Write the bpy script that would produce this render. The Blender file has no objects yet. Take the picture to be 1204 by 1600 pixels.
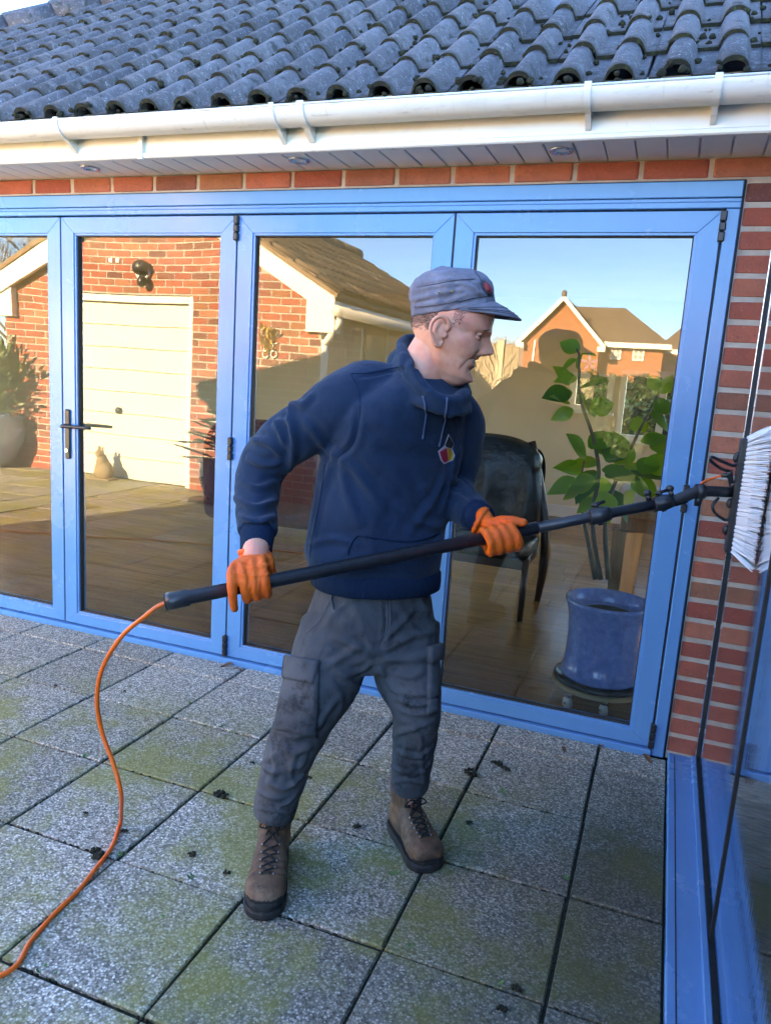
import bpy, bmesh, math, random
import numpy as np
from mathutils import Vector, Matrix
from mathutils.bvhtree import BVHTree

random.seed(7)
rng = np.random.default_rng(11)
scene = bpy.context.scene
col = scene.collection
rad = math.radians

# ------------------------------------------------------------------ camera
CAM = np.array([0.018, -2.9995, 1.4154])
YAW, PITCH, ROLL = 0.3478, 0.1807, 0.0658
FPX, PW, PH = 1179.15, 1204, 1600
_f = np.array([-math.sin(YAW)*math.cos(PITCH), math.cos(YAW)*math.cos(PITCH), -math.sin(PITCH)])
_r = np.array([math.cos(YAW), math.sin(YAW), 0.0])
_u = np.cross(_r, _f)
CR = math.cos(ROLL)*_r + math.sin(ROLL)*_u
CU = -math.sin(ROLL)*_r + math.cos(ROLL)*_u
CF = _f
cam_d = bpy.data.cameras.new('camera')
cam_d.sensor_fit = 'VERTICAL'
cam_d.sensor_height = 24.0
cam_d.lens = FPX/PH*24.0
cam_d.clip_start = 0.05
cam_d.clip_end = 3000
cam = bpy.data.objects.new('camera', cam_d)
col.objects.link(cam)
M = Matrix.Identity(4)
for i in range(3):
    M[i][0], M[i][1], M[i][2], M[i][3] = CR[i], CU[i], -CF[i], CAM[i]
cam.matrix_world = M
scene.camera = cam

# ------------------------------------------------------------------ sky, sun, exposure
SUN_EL, SUN_AZ = rad(18.0), math.atan2(-0.335, 0.942)     # low winter sun behind the house
world = bpy.data.worlds.new('World')
scene.world = world
world.use_nodes = True
wn = world.node_tree
sky = wn.nodes.new('ShaderNodeTexSky')
sky.sky_type = 'NISHITA'
sky.sun_disc = False
sky.sun_elevation = SUN_EL
sky.sun_rotation = SUN_AZ
sky.air_density = 1.0
sky.altitude = 2600
sky.dust_density = 0.0
sky.ozone_density = 7.0
bg = wn.nodes['Background']
bg.inputs['Strength'].default_value = 0.15
wn.links.new(sky.outputs[0], bg.inputs['Color'])
sd = bpy.data.lights.new('sun', 'SUN')
sd.energy = 4.8
sd.angle = rad(0.5)
sd.color = (1.0, 0.88, 0.70)
sun = bpy.data.objects.new('sun', sd)
col.objects.link(sun)
sdir = Vector((math.sin(SUN_AZ)*math.cos(SUN_EL), math.cos(SUN_AZ)*math.cos(SUN_EL), math.sin(SUN_EL)))
sun.rotation_euler = sdir.to_track_quat('Z', 'Y').to_euler()
sun.location = (-6, 20, 12)
vs = scene.view_settings
vs.view_transform = 'Standard'
vs.look = 'None'
vs.exposure = 3.82
vs.gamma = 1.0
vs.use_curve_mapping = False
vs.use_white_balance = True
vs.white_balance_temperature = 9900
scene.cycles.use_denoising = True
scene.cycles.max_bounces = 7
scene.cycles.use_adaptive_sampling = True
scene.cycles.adaptive_threshold = 0.02
scene.cycles.diffuse_bounces = 3
scene.cycles.glossy_bounces = 4
scene.cycles.transparent_max_bounces = 8
scene.cycles.sample_clamp_indirect = 6.0
scene.cycles.caustics_reflective = False
scene.cycles.caustics_refractive = False

# ------------------------------------------------------------------ helpers
def ray(u, v):
    return CF + CR*((u-PW/2)/FPX) - CU*((v-PH/2)/FPX)

def at(u, v, y):
    """World point at depth y that the pixel (u, v) of the photograph looks at."""
    d = ray(u, v)
    return CAM + d*((y-CAM[1])/d[1])

def atz(u, v, z):
    d = ray(u, v)
    return CAM + d*((z-CAM[2])/d[2])

LOC = {}
def link(o, parent=None):
    col.objects.link(o)
    if parent is not None:
        o.parent = parent
        o.matrix_parent_inverse = Matrix.Translation(-Vector(LOC.get(parent.name, (0, 0, 0))))
    LOC[o.name] = LOC.get(parent.name, (0, 0, 0)) if parent is not None and o.type == 'MESH' else (0, 0, 0)
    return o

def mesh(name, V, F, mat=None, smooth=False, attr=None):
    m = bpy.data.meshes.new(name)
    m.from_pydata([tuple(map(float, v)) for v in V], [], [tuple(map(int, f)) for f in F])
    if mat is not None:
        for mm in (mat if isinstance(mat, (list, tuple)) else [mat]):
            m.materials.append(mm)
    if smooth:
        m.polygons.foreach_set('use_smooth', [True]*len(m.polygons))
    m.update()
    return m

def obj(name, V, F, mat=None, parent=None, smooth=False):
    """One mesh object, vertices in world space (its parents stay unrotated)."""
    o = bpy.data.objects.new(name, mesh(name, V, F, mat, smooth))
    col.objects.link(o)
    if parent is not None:
        o.parent = parent
        o.matrix_parent_inverse = Matrix.Translation(-Vector(wloc(parent)))
    return o

def wloc(o):
    p = Vector(o.location)
    if o.parent is not None:
        p = p + Vector(wloc(o.parent)) + o.matrix_parent_inverse.translation
    return p

def inst(name, me, parent, loc, rot=(0, 0, 0), scale=(1, 1, 1)):
    o = bpy.data.objects.new(name, me)
    col.objects.link(o)
    o.location = loc
    o.rotation_euler = rot
    o.scale = scale
    if parent is not None:
        o.parent = parent
        o.matrix_parent_inverse = Matrix.Translation(-Vector(wloc(parent)))
    return o

def thing(name, loc, label, cat, group=None):
    o = bpy.data.objects.new(name, None)
    o.empty_display_size = 0.1
    o.location = loc
    col.objects.link(o)
    return tag(o, label, cat, group)

def tag(o, label=None, cat=None, group=None, kind=None):
    if label: o['label'] = label
    if cat: o['category'] = cat
    if group: o['group'] = group
    if kind: o['kind'] = kind
    return o

class MB:
    """Collects simple shapes into one vertex and face list."""
    def __init__(s):
        s.V, s.F = [], []
    def add(s, V, F):
        b = len(s.V)
        s.V += [tuple(v) for v in V]
        s.F += [tuple(i+b for i in f) for f in F]
        return s
    def box(s, x0, x1, y0, y1, z0, z1, c=0.0):
        return s.add(*cbox(x0, x1, y0, y1, z0, z1, c))
    def tube(s, P, R, n=10, caps=True, k=0):
        return s.add(*tube(P, R, n, caps, k))
    def build(s, name, mat, parent=None, smooth=False):
        return obj(name, s.V, s.F, mat, parent, smooth)
    def mesh(s, name, mat, smooth=False):
        return mesh(name, s.V, s.F, mat, smooth)

def cbox(x0, x1, y0, y1, z0, z1, c=0.0):
    if c <= 0:
        V = [(x, y, z) for z in (z0, z1) for y in (y0, y1) for x in (x0, x1)]
        F = [(0, 2, 3, 1), (4, 5, 7, 6), (0, 1, 5, 4), (2, 6, 7, 3), (0, 4, 6, 2), (1, 3, 7, 5)]
        return V, F
    bm = bmesh.new()
    bmesh.ops.create_cube(bm, size=1.0)
    for v in bm.verts:
        v.co = ((x0+x1)/2+v.co.x*(x1-x0), (y0+y1)/2+v.co.y*(y1-y0), (z0+z1)/2+v.co.z*(z1-z0))
    bmesh.ops.bevel(bm, geom=list(bm.edges), offset=c, segments=1, profile=0.5, affect='EDGES')
    bm.verts.index_update()
    V = [tuple(v.co) for v in bm.verts]
    F = [tuple(v.index for v in f.verts) for f in bm.faces]
    bm.free()
    return V, F

def spline(P, k):
    P = np.asarray(P, float)
    if k <= 1 or len(P) < 3:
        return P
    Q = np.vstack([2*P[0]-P[1], P, 2*P[-1]-P[-2]])
    out = []
    for i in range(1, len(Q)-2):
        a, b, c, d = Q[i-1], Q[i], Q[i+1], Q[i+2]
        for j in range(k):
            t = j/k
            out.append(0.5*((2*b)+(-a+c)*t+(2*a-5*b+4*c-d)*t*t+(-a+3*b-3*c+d)*t**3))
    out.append(P[-1])
    return np.array(out)

def tube(P, R, n=10, caps=True, k=0, flat=None, side=None):
    """Sweep along P. R: radius or list. k: spline subdivision. flat: ratio of the second axis, side: direction of first axis."""
    P = np.asarray(P, float)
    R = np.full(len(P), R, float) if np.isscalar(R) else np.asarray(R, float)
    if k > 1:
        PR = spline(np.hstack([P, R[:, None]]), k)
        P, R = PR[:, :3], PR[:, 3]
    T = np.gradient(P, axis=0)
    T /= np.linalg.norm(T, axis=1)[:, None]+1e-12
    ref = np.array(side, float) if side is not None else (np.array([0, 0, 1.0]) if abs(T[0][2]) < 0.9 else np.array([1.0, 0, 0]))
    N = ref - T[0]*(ref@T[0])
    N /= np.linalg.norm(N)
    V, F = [], []
    fl = 1.0 if flat is None else flat
    for i in range(len(P)):
        if side is not None:
            N = ref - T[i]*(ref@T[i])
        else:
            N = N - T[i]*(N@T[i])
        N = N/np.linalg.norm(N)
        B = np.cross(T[i], N)
        for j in range(n):
            a = 2*math.pi*j/n
            V.append(P[i]+N*(R[i]*math.cos(a))+B*(R[i]*fl*math.sin(a)))
    m = len(P)
    for i in range(m-1):
        for j in range(n):
            F.append((i*n+j, i*n+(j+1) % n, (i+1)*n+(j+1) % n, (i+1)*n+j))
    if caps:
        F.append(tuple(range(n-1, -1, -1)))
        F.append(tuple((m-1)*n+j for j in range(n)))
    return V, F

def lathe(prof, c, n=32):
    """prof: (r, z) from bottom to top, open ends closed by fans when r>0."""
    V, F = [], []
    for r, z in prof:
        for j in range(n):
            a = 2*math.pi*j/n
            V.append((c[0]+r*math.cos(a), c[1]+r*math.sin(a), c[2]+z))
    for i in range(len(prof)-1):
        for j in range(n):
            F.append((i*n+j, i*n+(j+1) % n, (i+1)*n+(j+1) % n, (i+1)*n+j))
    F.append(tuple(range(n-1, -1, -1)))
    m = len(prof)-1
    F.append(tuple(m*n+j for j in range(n)))
    return V, F

def loft(rings):
    n = len(rings[0])
    V = [tuple(p) for r in rings for p in r]
    F = []
    for i in range(len(rings)-1):
        for j in range(n):
            F.append((i*n+j, i*n+(j+1) % n, (i+1)*n+(j+1) % n, (i+1)*n+j))
    F.append(tuple(range(n-1, -1, -1)))
    F.append(tuple((len(rings)-1)*n+j for j in range(n)))
    return V, F

def ellipsoid(c, r, rot=None, nu=20, nv=12):
    V, F = [], []
    rows = []
    for i in range(1, nv):
        t = math.pi*i/nv
        rows.append([(math.sin(t)*math.cos(2*math.pi*j/nu), math.sin(t)*math.sin(2*math.pi*j/nu), -math.cos(t)) for j in range(nu)])
    P = np.array([q for r_ in rows for q in r_]+[(0, 0, -1), (0, 0, 1)])*np.array(r)
    if rot is not None:
        P = P@np.array(rot).T
    P = P+np.array(c)
    for i in range(nv-2):
        for j in range(nu):
            F.append((i*nu+j, i*nu+(j+1) % nu, (i+1)*nu+(j+1) % nu, (i+1)*nu+j))
    b, t = (nv-1)*nu, (nv-1)*nu+1
    for j in range(nu):
        F.append((b, (j+1) % nu, j))
        F.append((t, (nv-2)*nu+j, (nv-2)*nu+(j+1) % nu))
    return P.tolist(), F

def extrude_x(prof, x0, x1, seg=1):
    """Closed (y, z) outline swept along x."""
    n = len(prof)
    V, F = [], []
    for i in range(seg+1):
        x = x0+(x1-x0)*i/seg
        V += [(x, y, z) for y, z in prof]
    for i in range(seg):
        for j in range(n):
            F.append((i*n+j, (i+1)*n+j, (i+1)*n+(j+1) % n, i*n+(j+1) % n))
    F.append(tuple(range(n)))
    F.append(tuple(seg*n+j for j in range(n-1, -1, -1)))
    return V, F

def vnoise(P, s=1.0, seed=0):
    """Smooth value noise, -1..1."""
    P = np.asarray(P)*s+seed*17.31
    I = np.floor(P).astype(np.int64)
    f = P-I
    f = f*f*(3-2*f)
    def h(ix, iy, iz):
        k = (ix*374761393+iy*668265263+iz*2147483647+seed*97531) & 0xffffffff
        k = ((k ^ (k >> 13))*1274126177) & 0xffffffff
        k = (k ^ (k >> 16)) & 0xffff
        return k/32767.5-1
    r = 0
    for dx in (0, 1):
        for dy in (0, 1):
            for dz in (0, 1):
                w = (f[:, 0] if dx else 1-f[:, 0])*(f[:, 1] if dy else 1-f[:, 1])*(f[:, 2] if dz else 1-f[:, 2])
                r = r+w*h(I[:, 0]+dx, I[:, 1]+dy, I[:, 2]+dz)
    return r

def sst(a, b, x):
    t = np.clip((x-a)/(b-a), 0, 1)
    return t*t*(3-2*t)

# ------------------------------------------------------------------ materials
class NT:
    """Small node builder."""
    def __init__(s, name):
        s.m = bpy.data.materials.new(name)
        s.m.use_nodes = True
        s.t = s.m.node_tree
        s.b = s.t.nodes['Principled BSDF']
        s.o = s.t.nodes['Material Output']
    def n(s, typ, **kw):
        nd = s.t.nodes.new(typ)
        for k, v in kw.items():
            if k.startswith('i_'):
                nd.inputs[k[2:].replace('_', ' ')].default_value = v
            else:
                setattr(nd, k, v)
        return nd
    def l(s, a, b):
        s.t.links.new(a, b)
    def coord(s, which='Object', scale=(1, 1, 1)):
        c = s.n('ShaderNodeTexCoord')
        mp = s.n('ShaderNodeMapping')
        mp.inputs['Scale'].default_value = scale
        s.l(c.outputs[which], mp.inputs[0])
        return mp.outputs[0]
    def pos(s, scale=(1, 1, 1)):
        c = s.n('ShaderNodeNewGeometry')
        mp = s.n('ShaderNodeMapping')
        mp.inputs['Scale'].default_value = scale
        s.l(c.outputs['Position'], mp.inputs[0])
        return mp.outputs[0]
    def noise(s, vec, scale, detail=4, rough=0.6, dist=0.0, out='Fac'):
        nd = s.n('ShaderNodeTexNoise')
        nd.inputs['Scale'].default_value = scale
        nd.inputs['Detail'].default_value = detail
        nd.inputs['Roughness'].default_value = rough
        nd.inputs['Distortion'].default_value = dist
        if vec is not None: s.l(vec, nd.inputs['Vector'])
        return nd.outputs[out]
    def vor(s, vec, scale, feature='F1', out='Distance', rnd=1.0):
        nd = s.n('ShaderNodeTexVoronoi')
        nd.feature = feature
        nd.inputs['Scale'].default_value = scale
        nd.inputs['Randomness'].default_value = rnd
        if vec is not None: s.l(vec, nd.inputs['Vector'])
        return nd.outputs[out]
    def ramp(s, fac, stops, interp='LINEAR'):
        nd = s.n('ShaderNodeValToRGB')
        cr = nd.color_ramp
        cr.interpolation = interp
        while len(cr.elements) < len(stops):
            cr.elements.new(0.5)
        for e, (p, c) in zip(cr.elements, stops):
            e.position = p
            e.color = (c, c, c, 1) if np.isscalar(c) else (*c, 1)
        s.l(fac, nd.inputs[0])
        return nd.outputs[0]
    def mix(s, fac, a, b, mode='MIX'):
        nd = s.n('ShaderNodeMix')
        nd.data_type = 'RGBA'
        nd.blend_type = mode
        for i, v in ((0, fac), (6, a), (7, b)):
            if hasattr(v, 'is_linked') or hasattr(v, 'links'):
                s.l(v, nd.inputs[i])
            elif np.isscalar(v):
                nd.inputs[i].default_value = v if i == 0 else (v, v, v, 1)
            else:
                nd.inputs[i].default_value = (*v, 1)
        return nd.outputs[2]
    def math(s, op, a, b=0.0, c=None):
        nd = s.n('ShaderNodeMath', operation=op)
        for i, v in enumerate((a, b) if c is None else (a, b, c)):
            if hasattr(v, 'links'): s.l(v, nd.inputs[i])
            else: nd.inputs[i].default_value = v
        return nd.outputs[0]
    def bump(s, h, strength=0.5, dist=0.01, prev=None):
        nd = s.n('ShaderNodeBump')
        nd.inputs['Strength'].default_value = strength
        nd.inputs['Distance'].default_value = dist
        s.l(h, nd.inputs['Height'])
        if prev is not None: s.l(prev, nd.inputs['Normal'])
        return nd.outputs[0]
    def set(s, **kw):
        for k, v in kw.items():
            i = s.b.inputs[k.replace('_', ' ')]
            if hasattr(v, 'links'): s.l(v, i)
            elif hasattr(i.default_value, '__len__') and len(i.default_value) == 4: i.default_value = (*v, 1)
            else: i.default_value = v
        return s.m
    def rnd(s):
        """Random number, one for each object and each loose piece of a mesh."""
        oi = s.n('ShaderNodeObjectInfo')
        g = s.n('ShaderNodeNewGeometry')
        return s.math('FRACT', s.math('ADD', oi.outputs['Random'], g.outputs['Random Per Island']))

def plain(name, c, rough=0.5, var=0.12, scale=8.0, bump=0.0, bscale=60.0, spec=0.5, metal=0.0, **kw):
    t = NT(name)
    v = t.coord('Object')
    f = t.noise(v, scale, 5, 0.6)
    lo = tuple(x*(1-var) for x in c)
    hi = tuple(min(1, x*(1+var)) for x in c)
    cc = t.ramp(f, [(0.3, lo), (0.7, hi)])
    r = t.ramp(t.noise(v, scale*2.3, 4), [(0.3, max(0.02, rough-0.07)), (0.7, min(1, rough+0.07))])
    t.set(Base_Color=cc, Roughness=r, Metallic=metal, Specular_IOR_Level=spec, **kw)
    if bump > 0:
        t.set(Normal=t.bump(t.noise(v, bscale, 4), bump, 0.004))
    return t.m

MT = {}
def mats():
    # blue powder-coated aluminium
    t = NT('blue_paint')
    v = t.pos()
    d = t.noise(v, 3.0, 6, 0.65)
    st = t.noise(t.pos((30, 30, 2.0)), 1.0, 4, 0.6)
    c = t.mix(t.ramp(d, [(0.35, 0.0), (0.75, 1.0)]), (0.060, 0.250, 0.52), (0.072, 0.280, 0.55))
    c = t.mix(t.math('MULTIPLY', t.ramp(st, [(0.52, 0.0), (0.75, 1.0)]), 0.07), c, (0.22, 0.34, 0.50))
    t.set(Base_Color=c, Roughness=t.ramp(d, [(0.3, 0.16), (0.7, 0.32)]), Specular_IOR_Level=0.5)
    MT['blue'] = t.m
    t = NT('brick_red')
    v = t.pos()
    r = t.rnd()
    base = t.ramp(r, [(0.0, (0.30, 0.075, 0.050)), (0.25, (0.38, 0.115, 0.075)), (0.5, (0.27, 0.062, 0.045)), (0.68, (0.42, 0.155, 0.095)), (0.85, (0.15, 0.052, 0.045)), (1.0, (0.36, 0.15, 0.08))])
    n1 = t.noise(v, 55, 6, 0.7)
    n2 = t.noise(v, 14, 4, 0.6)
    c = t.mix(t.ramp(n2, [(0.35, 0.0), (0.7, 0.55)]), base, t.mix(1.0, base, (1.5, 1.35, 1.3), 'MULTIPLY'))
    c = t.mix(t.ramp(n1, [(0.55, 0.0), (0.8, 0.8)]), c, (0.10, 0.045, 0.04))
    fl = t.noise(t.pos((1, 1, 1)), 160, 3, 0.6)
    c = t.mix(t.ramp(fl, [(0.62, 0.0), (0.75, 0.6)]), c, (0.5, 0.36, 0.28))
    t.set(Base_Color=c, Roughness=0.9, Normal=t.bump(n1, 0.9, 0.005))
    MT['brick'] = t.m
    t = NT('mortar')
    v = t.pos()
    n1 = t.noise(v, 90, 5, 0.7)
    c = t.ramp(t.noise(v, 9, 5, 0.7), [(0.3, (0.36, 0.32, 0.27)), (0.7, (0.56, 0.51, 0.44))])
    t.set(Base_Color=c, Roughness=0.95, Normal=t.bump(n1, 0.8, 0.004))
    MT['mortar'] = t.m
    # concrete roof tile, weathered
    t = NT('roof_tile')
    v = t.pos()
    r = t.rnd()
    base = t.ramp(r, [(0.0, (0.040, 0.036, 0.044)), (0.5, (0.066, 0.059, 0.070)), (1.0, (0.10, 0.09, 0.102))])
    n1 = t.noise(v, 130, 5, 0.75)
    li = t.noise(v, 26, 6, 0.75)
    c = t.mix(t.ramp(li, [(0.50, 0.0), (0.68, 0.55)]), base, (0.25, 0.245, 0.28))
    c = t.mix(t.ramp(t.noise(v, 75, 5, 0.8), [(0.61, 0.0), (0.68, 0.85)]), c, (0.60, 0.61, 0.64))
    mo = t.noise(v, 16, 5, 0.7)
    c = t.mix(t.ramp(mo, [(0.56, 0.0), (0.64, 0.9)]), c, (0.020, 0.020, 0.014))
    c = t.mix(t.ramp(t.vor(v, 55), [(0.10, 1.0), (0.17, 0.0)]), c, (0.025, 0.022, 0.02))
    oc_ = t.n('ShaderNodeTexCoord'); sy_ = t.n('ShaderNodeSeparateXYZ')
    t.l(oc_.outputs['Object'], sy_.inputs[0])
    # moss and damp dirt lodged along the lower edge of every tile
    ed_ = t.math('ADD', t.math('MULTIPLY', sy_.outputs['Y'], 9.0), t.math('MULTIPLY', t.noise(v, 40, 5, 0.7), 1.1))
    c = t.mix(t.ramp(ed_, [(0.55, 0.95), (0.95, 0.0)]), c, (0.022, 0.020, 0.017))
    t.set(Base_Color=c, Roughness=t.ramp(li, [(0.3, 0.28), (0.7, 0.65)]), Normal=t.bump(n1, 0.7, 0.005))
    MT['tile'] = t.m
    t = NT('brown_tile')
    v = t.pos()
    r = t.rnd()
    base = t.ramp(r, [(0.0, (0.12, 0.075, 0.045)), (0.5, (0.20, 0.13, 0.08)), (1.0, (0.30, 0.20, 0.125))])
    c = t.mix(t.ramp(t.noise(v, 30, 5, 0.7), [(0.5, 0.0), (0.7, 0.8)]), base, (0.07, 0.055, 0.04))
    t.set(Base_Color=c, Roughness=0.9)
    MT['brown_tile'] = t.m
    MT['pvc'] = plain('white_upvc', (0.78, 0.74, 0.64), 0.32, 0.05, 5.0)
    t = NT('gutter_upvc')
    v = t.pos((1.2, 6, 30))
    d = t.noise(t.pos((2.5, 8, 8)), 1.0, 6, 0.7)
    c = t.mix(t.ramp(d, [(0.48, 0.0), (0.75, 0.45)]), (0.70, 0.672, 0.60), (0.46, 0.40, 0.30))
    c = t.mix(t.ramp(t.noise(t.pos((14, 60, 60)), 1.0, 4, 0.7), [(0.58, 0.0), (0.70, 0.5)]), c, (0.34, 0.31, 0.26))
    c = t.mix(t.ramp(t.noise(t.pos((45, 3, 3)), 1.0, 3, 0.6), [(0.60, 0.0), (0.74, 0.35)]), c, (0.36, 0.33, 0.27))
    t.set(Base_Color=c, Roughness=0.28)
    MT['gutter'] = t.m
    MT['soffit'] = plain('soffit_upvc', (0.80, 0.76, 0.70), 0.4, 0.05, 3.0)
    MT['black'] = plain('black_plastic', (0.016, 0.017, 0.02), 0.38, 0.2, 20.0)
    MT['gasket'] = plain('black_rubber', (0.012, 0.012, 0.013), 0.6, 0.2, 30.0)
    # glass: coated double glazing
    for nm, ior, dirt in (('glass', 1.9, 0.0), ('wet_glass', 1.5, 1.0)):
        t = NT(nm)
        fr = t.n('ShaderNodeFresnel')
        fr.inputs['IOR'].default_value = ior
        tr = t.n('ShaderNodeBsdfTransparent')
        tr.inputs[0].default_value = (0.93, 0.94, 0.91, 1)
        gl = t.n('ShaderNodeBsdfGlossy')
        gl.inputs['Roughness'].default_value = 0.0
        gl.inputs['Color'].default_value = (0.97, 0.98, 1.0, 1)
        mx = t.n('ShaderNodeMixShader')
        if dirt:
            # water running down the freshly brushed pane
            h = t.noise(t.pos((1, 75, 2.2)), 1.0, 3, 0.55)
            h2 = t.noise(t.pos((1, 190, 60)), 1.0, 2, 0.5)
            b = t.bump(h, 0.18, 0.0010)
            b2 = t.bump(h2, 0.06, 0.0003, b)
            t.l(b2, gl.inputs['Normal'])
            gl.inputs['Roughness'].default_value = 0.01
        fac = fr.outputs[0]
        if dirt:   # four glass surfaces of a double-glazed unit
            fac = t.math('SUBTRACT', 1.0, t.math('POWER', t.math('SUBTRACT', 1.0, fac), 3.0))
        t.l(fac, mx.inputs[0])
        t.l(tr.outputs[0], mx.inputs[1])
        t.l(gl.outputs[0], mx.inputs[2])
        df = t.n('ShaderNodeBsdfDiffuse')
        df.inputs[0].default_value = (0.7, 0.7, 0.7, 1)
        m2 = t.n('ShaderNodeMixShader')
        sm = t.math('MULTIPLY', t.ramp(t.noise(t.pos((3, 3, 1.2)), 1.3, 6, 0.7), [(0.50, 0.0), (0.75, 1.0)]), 0.014)
        sp = t.math('MULTIPLY', t.math('MULTIPLY', t.ramp(t.vor(t.pos(), 70), [(0.05, 1.0), (0.11, 0.0)]), t.ramp(t.noise(t.pos(), 5, 3), [(0.54, 0.0), (0.64, 1.0)])), 0.10)
        t.l(t.math('ADD', sm, sp), m2.inputs[0])
        t.l(mx.outputs[0], m2.inputs[1]); t.l(df.outputs[0], m2.inputs[2])
        t.l(m2.outputs[0], t.o.inputs['Surface'])
        MT[nm] = t.m
    # exposed-aggregate paving slab
    t = NT('paving_slab')
    v = t.pos()
    r = t.rnd()
    agg = t.vor(v, 165, 'F1', 'Color')
    sep = t.n('ShaderNodeSeparateColor')
    t.l(agg, sep.inputs[0])
    stone = t.ramp(sep.outputs[0], [(0.0, (0.085, 0.080, 0.068)), (0.25, (0.25, 0.237, 0.205)), (0.55, (0.45, 0.43, 0.375)), (0.8, (0.62, 0.595, 0.53)), (1.0, (0.88, 0.855, 0.79))])
    dist = t.vor(v, 165, 'F1', 'Distance')
    c = t.mix(t.ramp(dist, [(0.38, 0.0), (0.62, 0.65)]), stone, (0.15, 0.143, 0.125))
    tone = t.ramp(r, [(0.0, (0.74, 0.73, 0.70)), (0.35, (0.98, 0.95, 0.88)), (0.7, (1.04, 1.02, 0.98)), (1.0, (1.22, 1.20, 1.16))])
    c = t.mix(1.0, c, tone, 'MULTIPLY')
    # algae film, thickest in the damp middle of the patio; dark damp corner by the side window
    al = t.noise(t.pos((1, 1, 1)), 2.6, 6, 0.68)
    geo = t.n('ShaderNodeNewGeometry')
    sx = t.n('ShaderNodeSeparateXYZ')
    t.l(geo.outputs['Position'], sx.inputs[0])
    near = t.ramp(t.math('MULTIPLY', sx.outputs['Y'], -1.0), [(0.35, 0.0), (0.75, 1.0)])
    alm = t.math('MULTIPLY', t.ramp(al, [(0.44, 0.0), (0.58, 1.0)]), near)
    c = t.mix(alm, c, t.mix(0.68, c, (0.25, 0.235, 0.03)))
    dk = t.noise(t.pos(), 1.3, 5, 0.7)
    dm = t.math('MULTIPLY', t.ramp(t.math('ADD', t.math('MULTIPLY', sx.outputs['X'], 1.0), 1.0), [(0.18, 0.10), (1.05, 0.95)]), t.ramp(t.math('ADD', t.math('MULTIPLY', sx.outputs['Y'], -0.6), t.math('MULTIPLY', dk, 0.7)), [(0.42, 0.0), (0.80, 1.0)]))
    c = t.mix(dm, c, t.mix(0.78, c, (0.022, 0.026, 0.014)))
    spk = t.noise(v, 38, 4, 0.7)
    c = t.mix(t.ramp(spk, [(0.58, 0.0), (0.72, 0.45)]), c, (0.06, 0.062, 0.05))
    ht = t.math('SUBTRACT', 0.6, dist)
    t.set(Base_Color=c, Roughness=0.78, Normal=t.bump(ht, 0.18, 0.003))
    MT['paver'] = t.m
    MT['joint'] = plain('dark_joint_soil', (0.018, 0.018, 0.012), 0.95, 0.5, 40.0, 0.6)
    t = NT('moss')
    v = t.pos()
    c = t.ramp(t.noise(v, 60, 4), [(0.3, (0.010, 0.009, 0.006)), (0.55, (0.020, 0.019, 0.009)), (0.8, (0.06, 0.075, 0.018))])
    t.set(Base_Color=c, Roughness=1.0)
    MT['moss'] = t.m
    MT['soil'] = plain('dark_soil', (0.03, 0.022, 0.015), 0.95, 0.4, 30, 0.5)
    t = NT('lawn_grass')
    v = t.pos()
    c = t.ramp(t.noise(v, 1.2, 6, 0.7), [(0.3, (0.045, 0.075, 0.018)), (0.7, (0.10, 0.13, 0.035))])
    c = t.mix(t.ramp(t.noise(v, 45, 4, 0.7), [(0.45, 0.0), (0.75, 0.6)]), c, (0.14, 0.13, 0.05))
    t.set(Base_Color=c, Roughness=0.95, Normal=t.bump(t.noise(v, 60, 4), 0.8, 0.03))
    MT['lawn'] = t.m
    # interior
    MT['cream'] = plain('cream_wall_paint', (0.76, 0.66, 0.46), 0.8, 0.03, 2.0)
    MT['ceiling'] = plain('white_ceiling_paint', (0.80, 0.78, 0.74), 0.8, 0.03, 2.0)
    t = NT('oak_floor')
    g = t.noise(t.pos((2.0, 30, 30)), 1.0, 6, 0.65, 0.3)
    c = t.ramp(g, [(0.3, (0.25, 0.112, 0.034)), (0.7, (0.45, 0.23, 0.078))])
    c = t.mix(1.0, c, t.ramp(t.rnd(), [(0.0, 0.90), (1.0, 1.08)]), 'MULTIPLY')
    t.set(Base_Color=c, Roughness=0.25)
    MT['oak'] = t.m
    def wood(nm, a, b, rough=0.45, ax=(3, 40, 40)):
        t = NT(nm)
        g = t.noise(t.pos(ax), 1.0, 5, 0.6, 0.4)
        t.set(Base_Color=t.ramp(g, [(0.3, a), (0.7, b)]), Roughness=rough)
        MT[nm] = t.m
    wood('table_oak', (0.34, 0.17, 0.065), (0.50, 0.28, 0.12), 0.4, (30, 30, 3))
    wood('dark_walnut', (0.035, 0.016, 0.009), (0.075, 0.034, 0.018), 0.35, (40, 40, 4))
    wood('pine_ply', (0.50, 0.33, 0.15), (0.66, 0.46, 0.24), 0.5)
    wood('fence_wood', (0.24, 0.19, 0.13), (0.46, 0.38, 0.27), 0.9, (2, 2, 40))
    t = NT('black_leather')
    v = t.coord('Object')
    t.set(Base_Color=t.ramp(t.noise(v, 7, 5), [(0.3, (0.010, 0.012, 0.013)), (0.7, (0.022, 0.028, 0.028))]), Roughness=0.33, Normal=t.bump(t.noise(v, 14, 5, 0.65), 0.6, 0.02))
    MT['leather'] = t.m
    t = NT('blue_glaze')
    v = t.pos()
    c = t.ramp(t.noise(v, 35, 5, 0.7), [(0.3, (0.12, 0.22, 0.56)), (0.55, (0.20, 0.34, 0.74)), (0.8, (0.38, 0.50, 0.80))])
    t.set(Base_Color=c, Roughness=0.12, Normal=t.bump(t.noise(v, 60, 3), 0.15, 0.003))
    MT['glaze'] = t.m
    t = NT('leaf_green')
    r = t.rnd()
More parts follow.
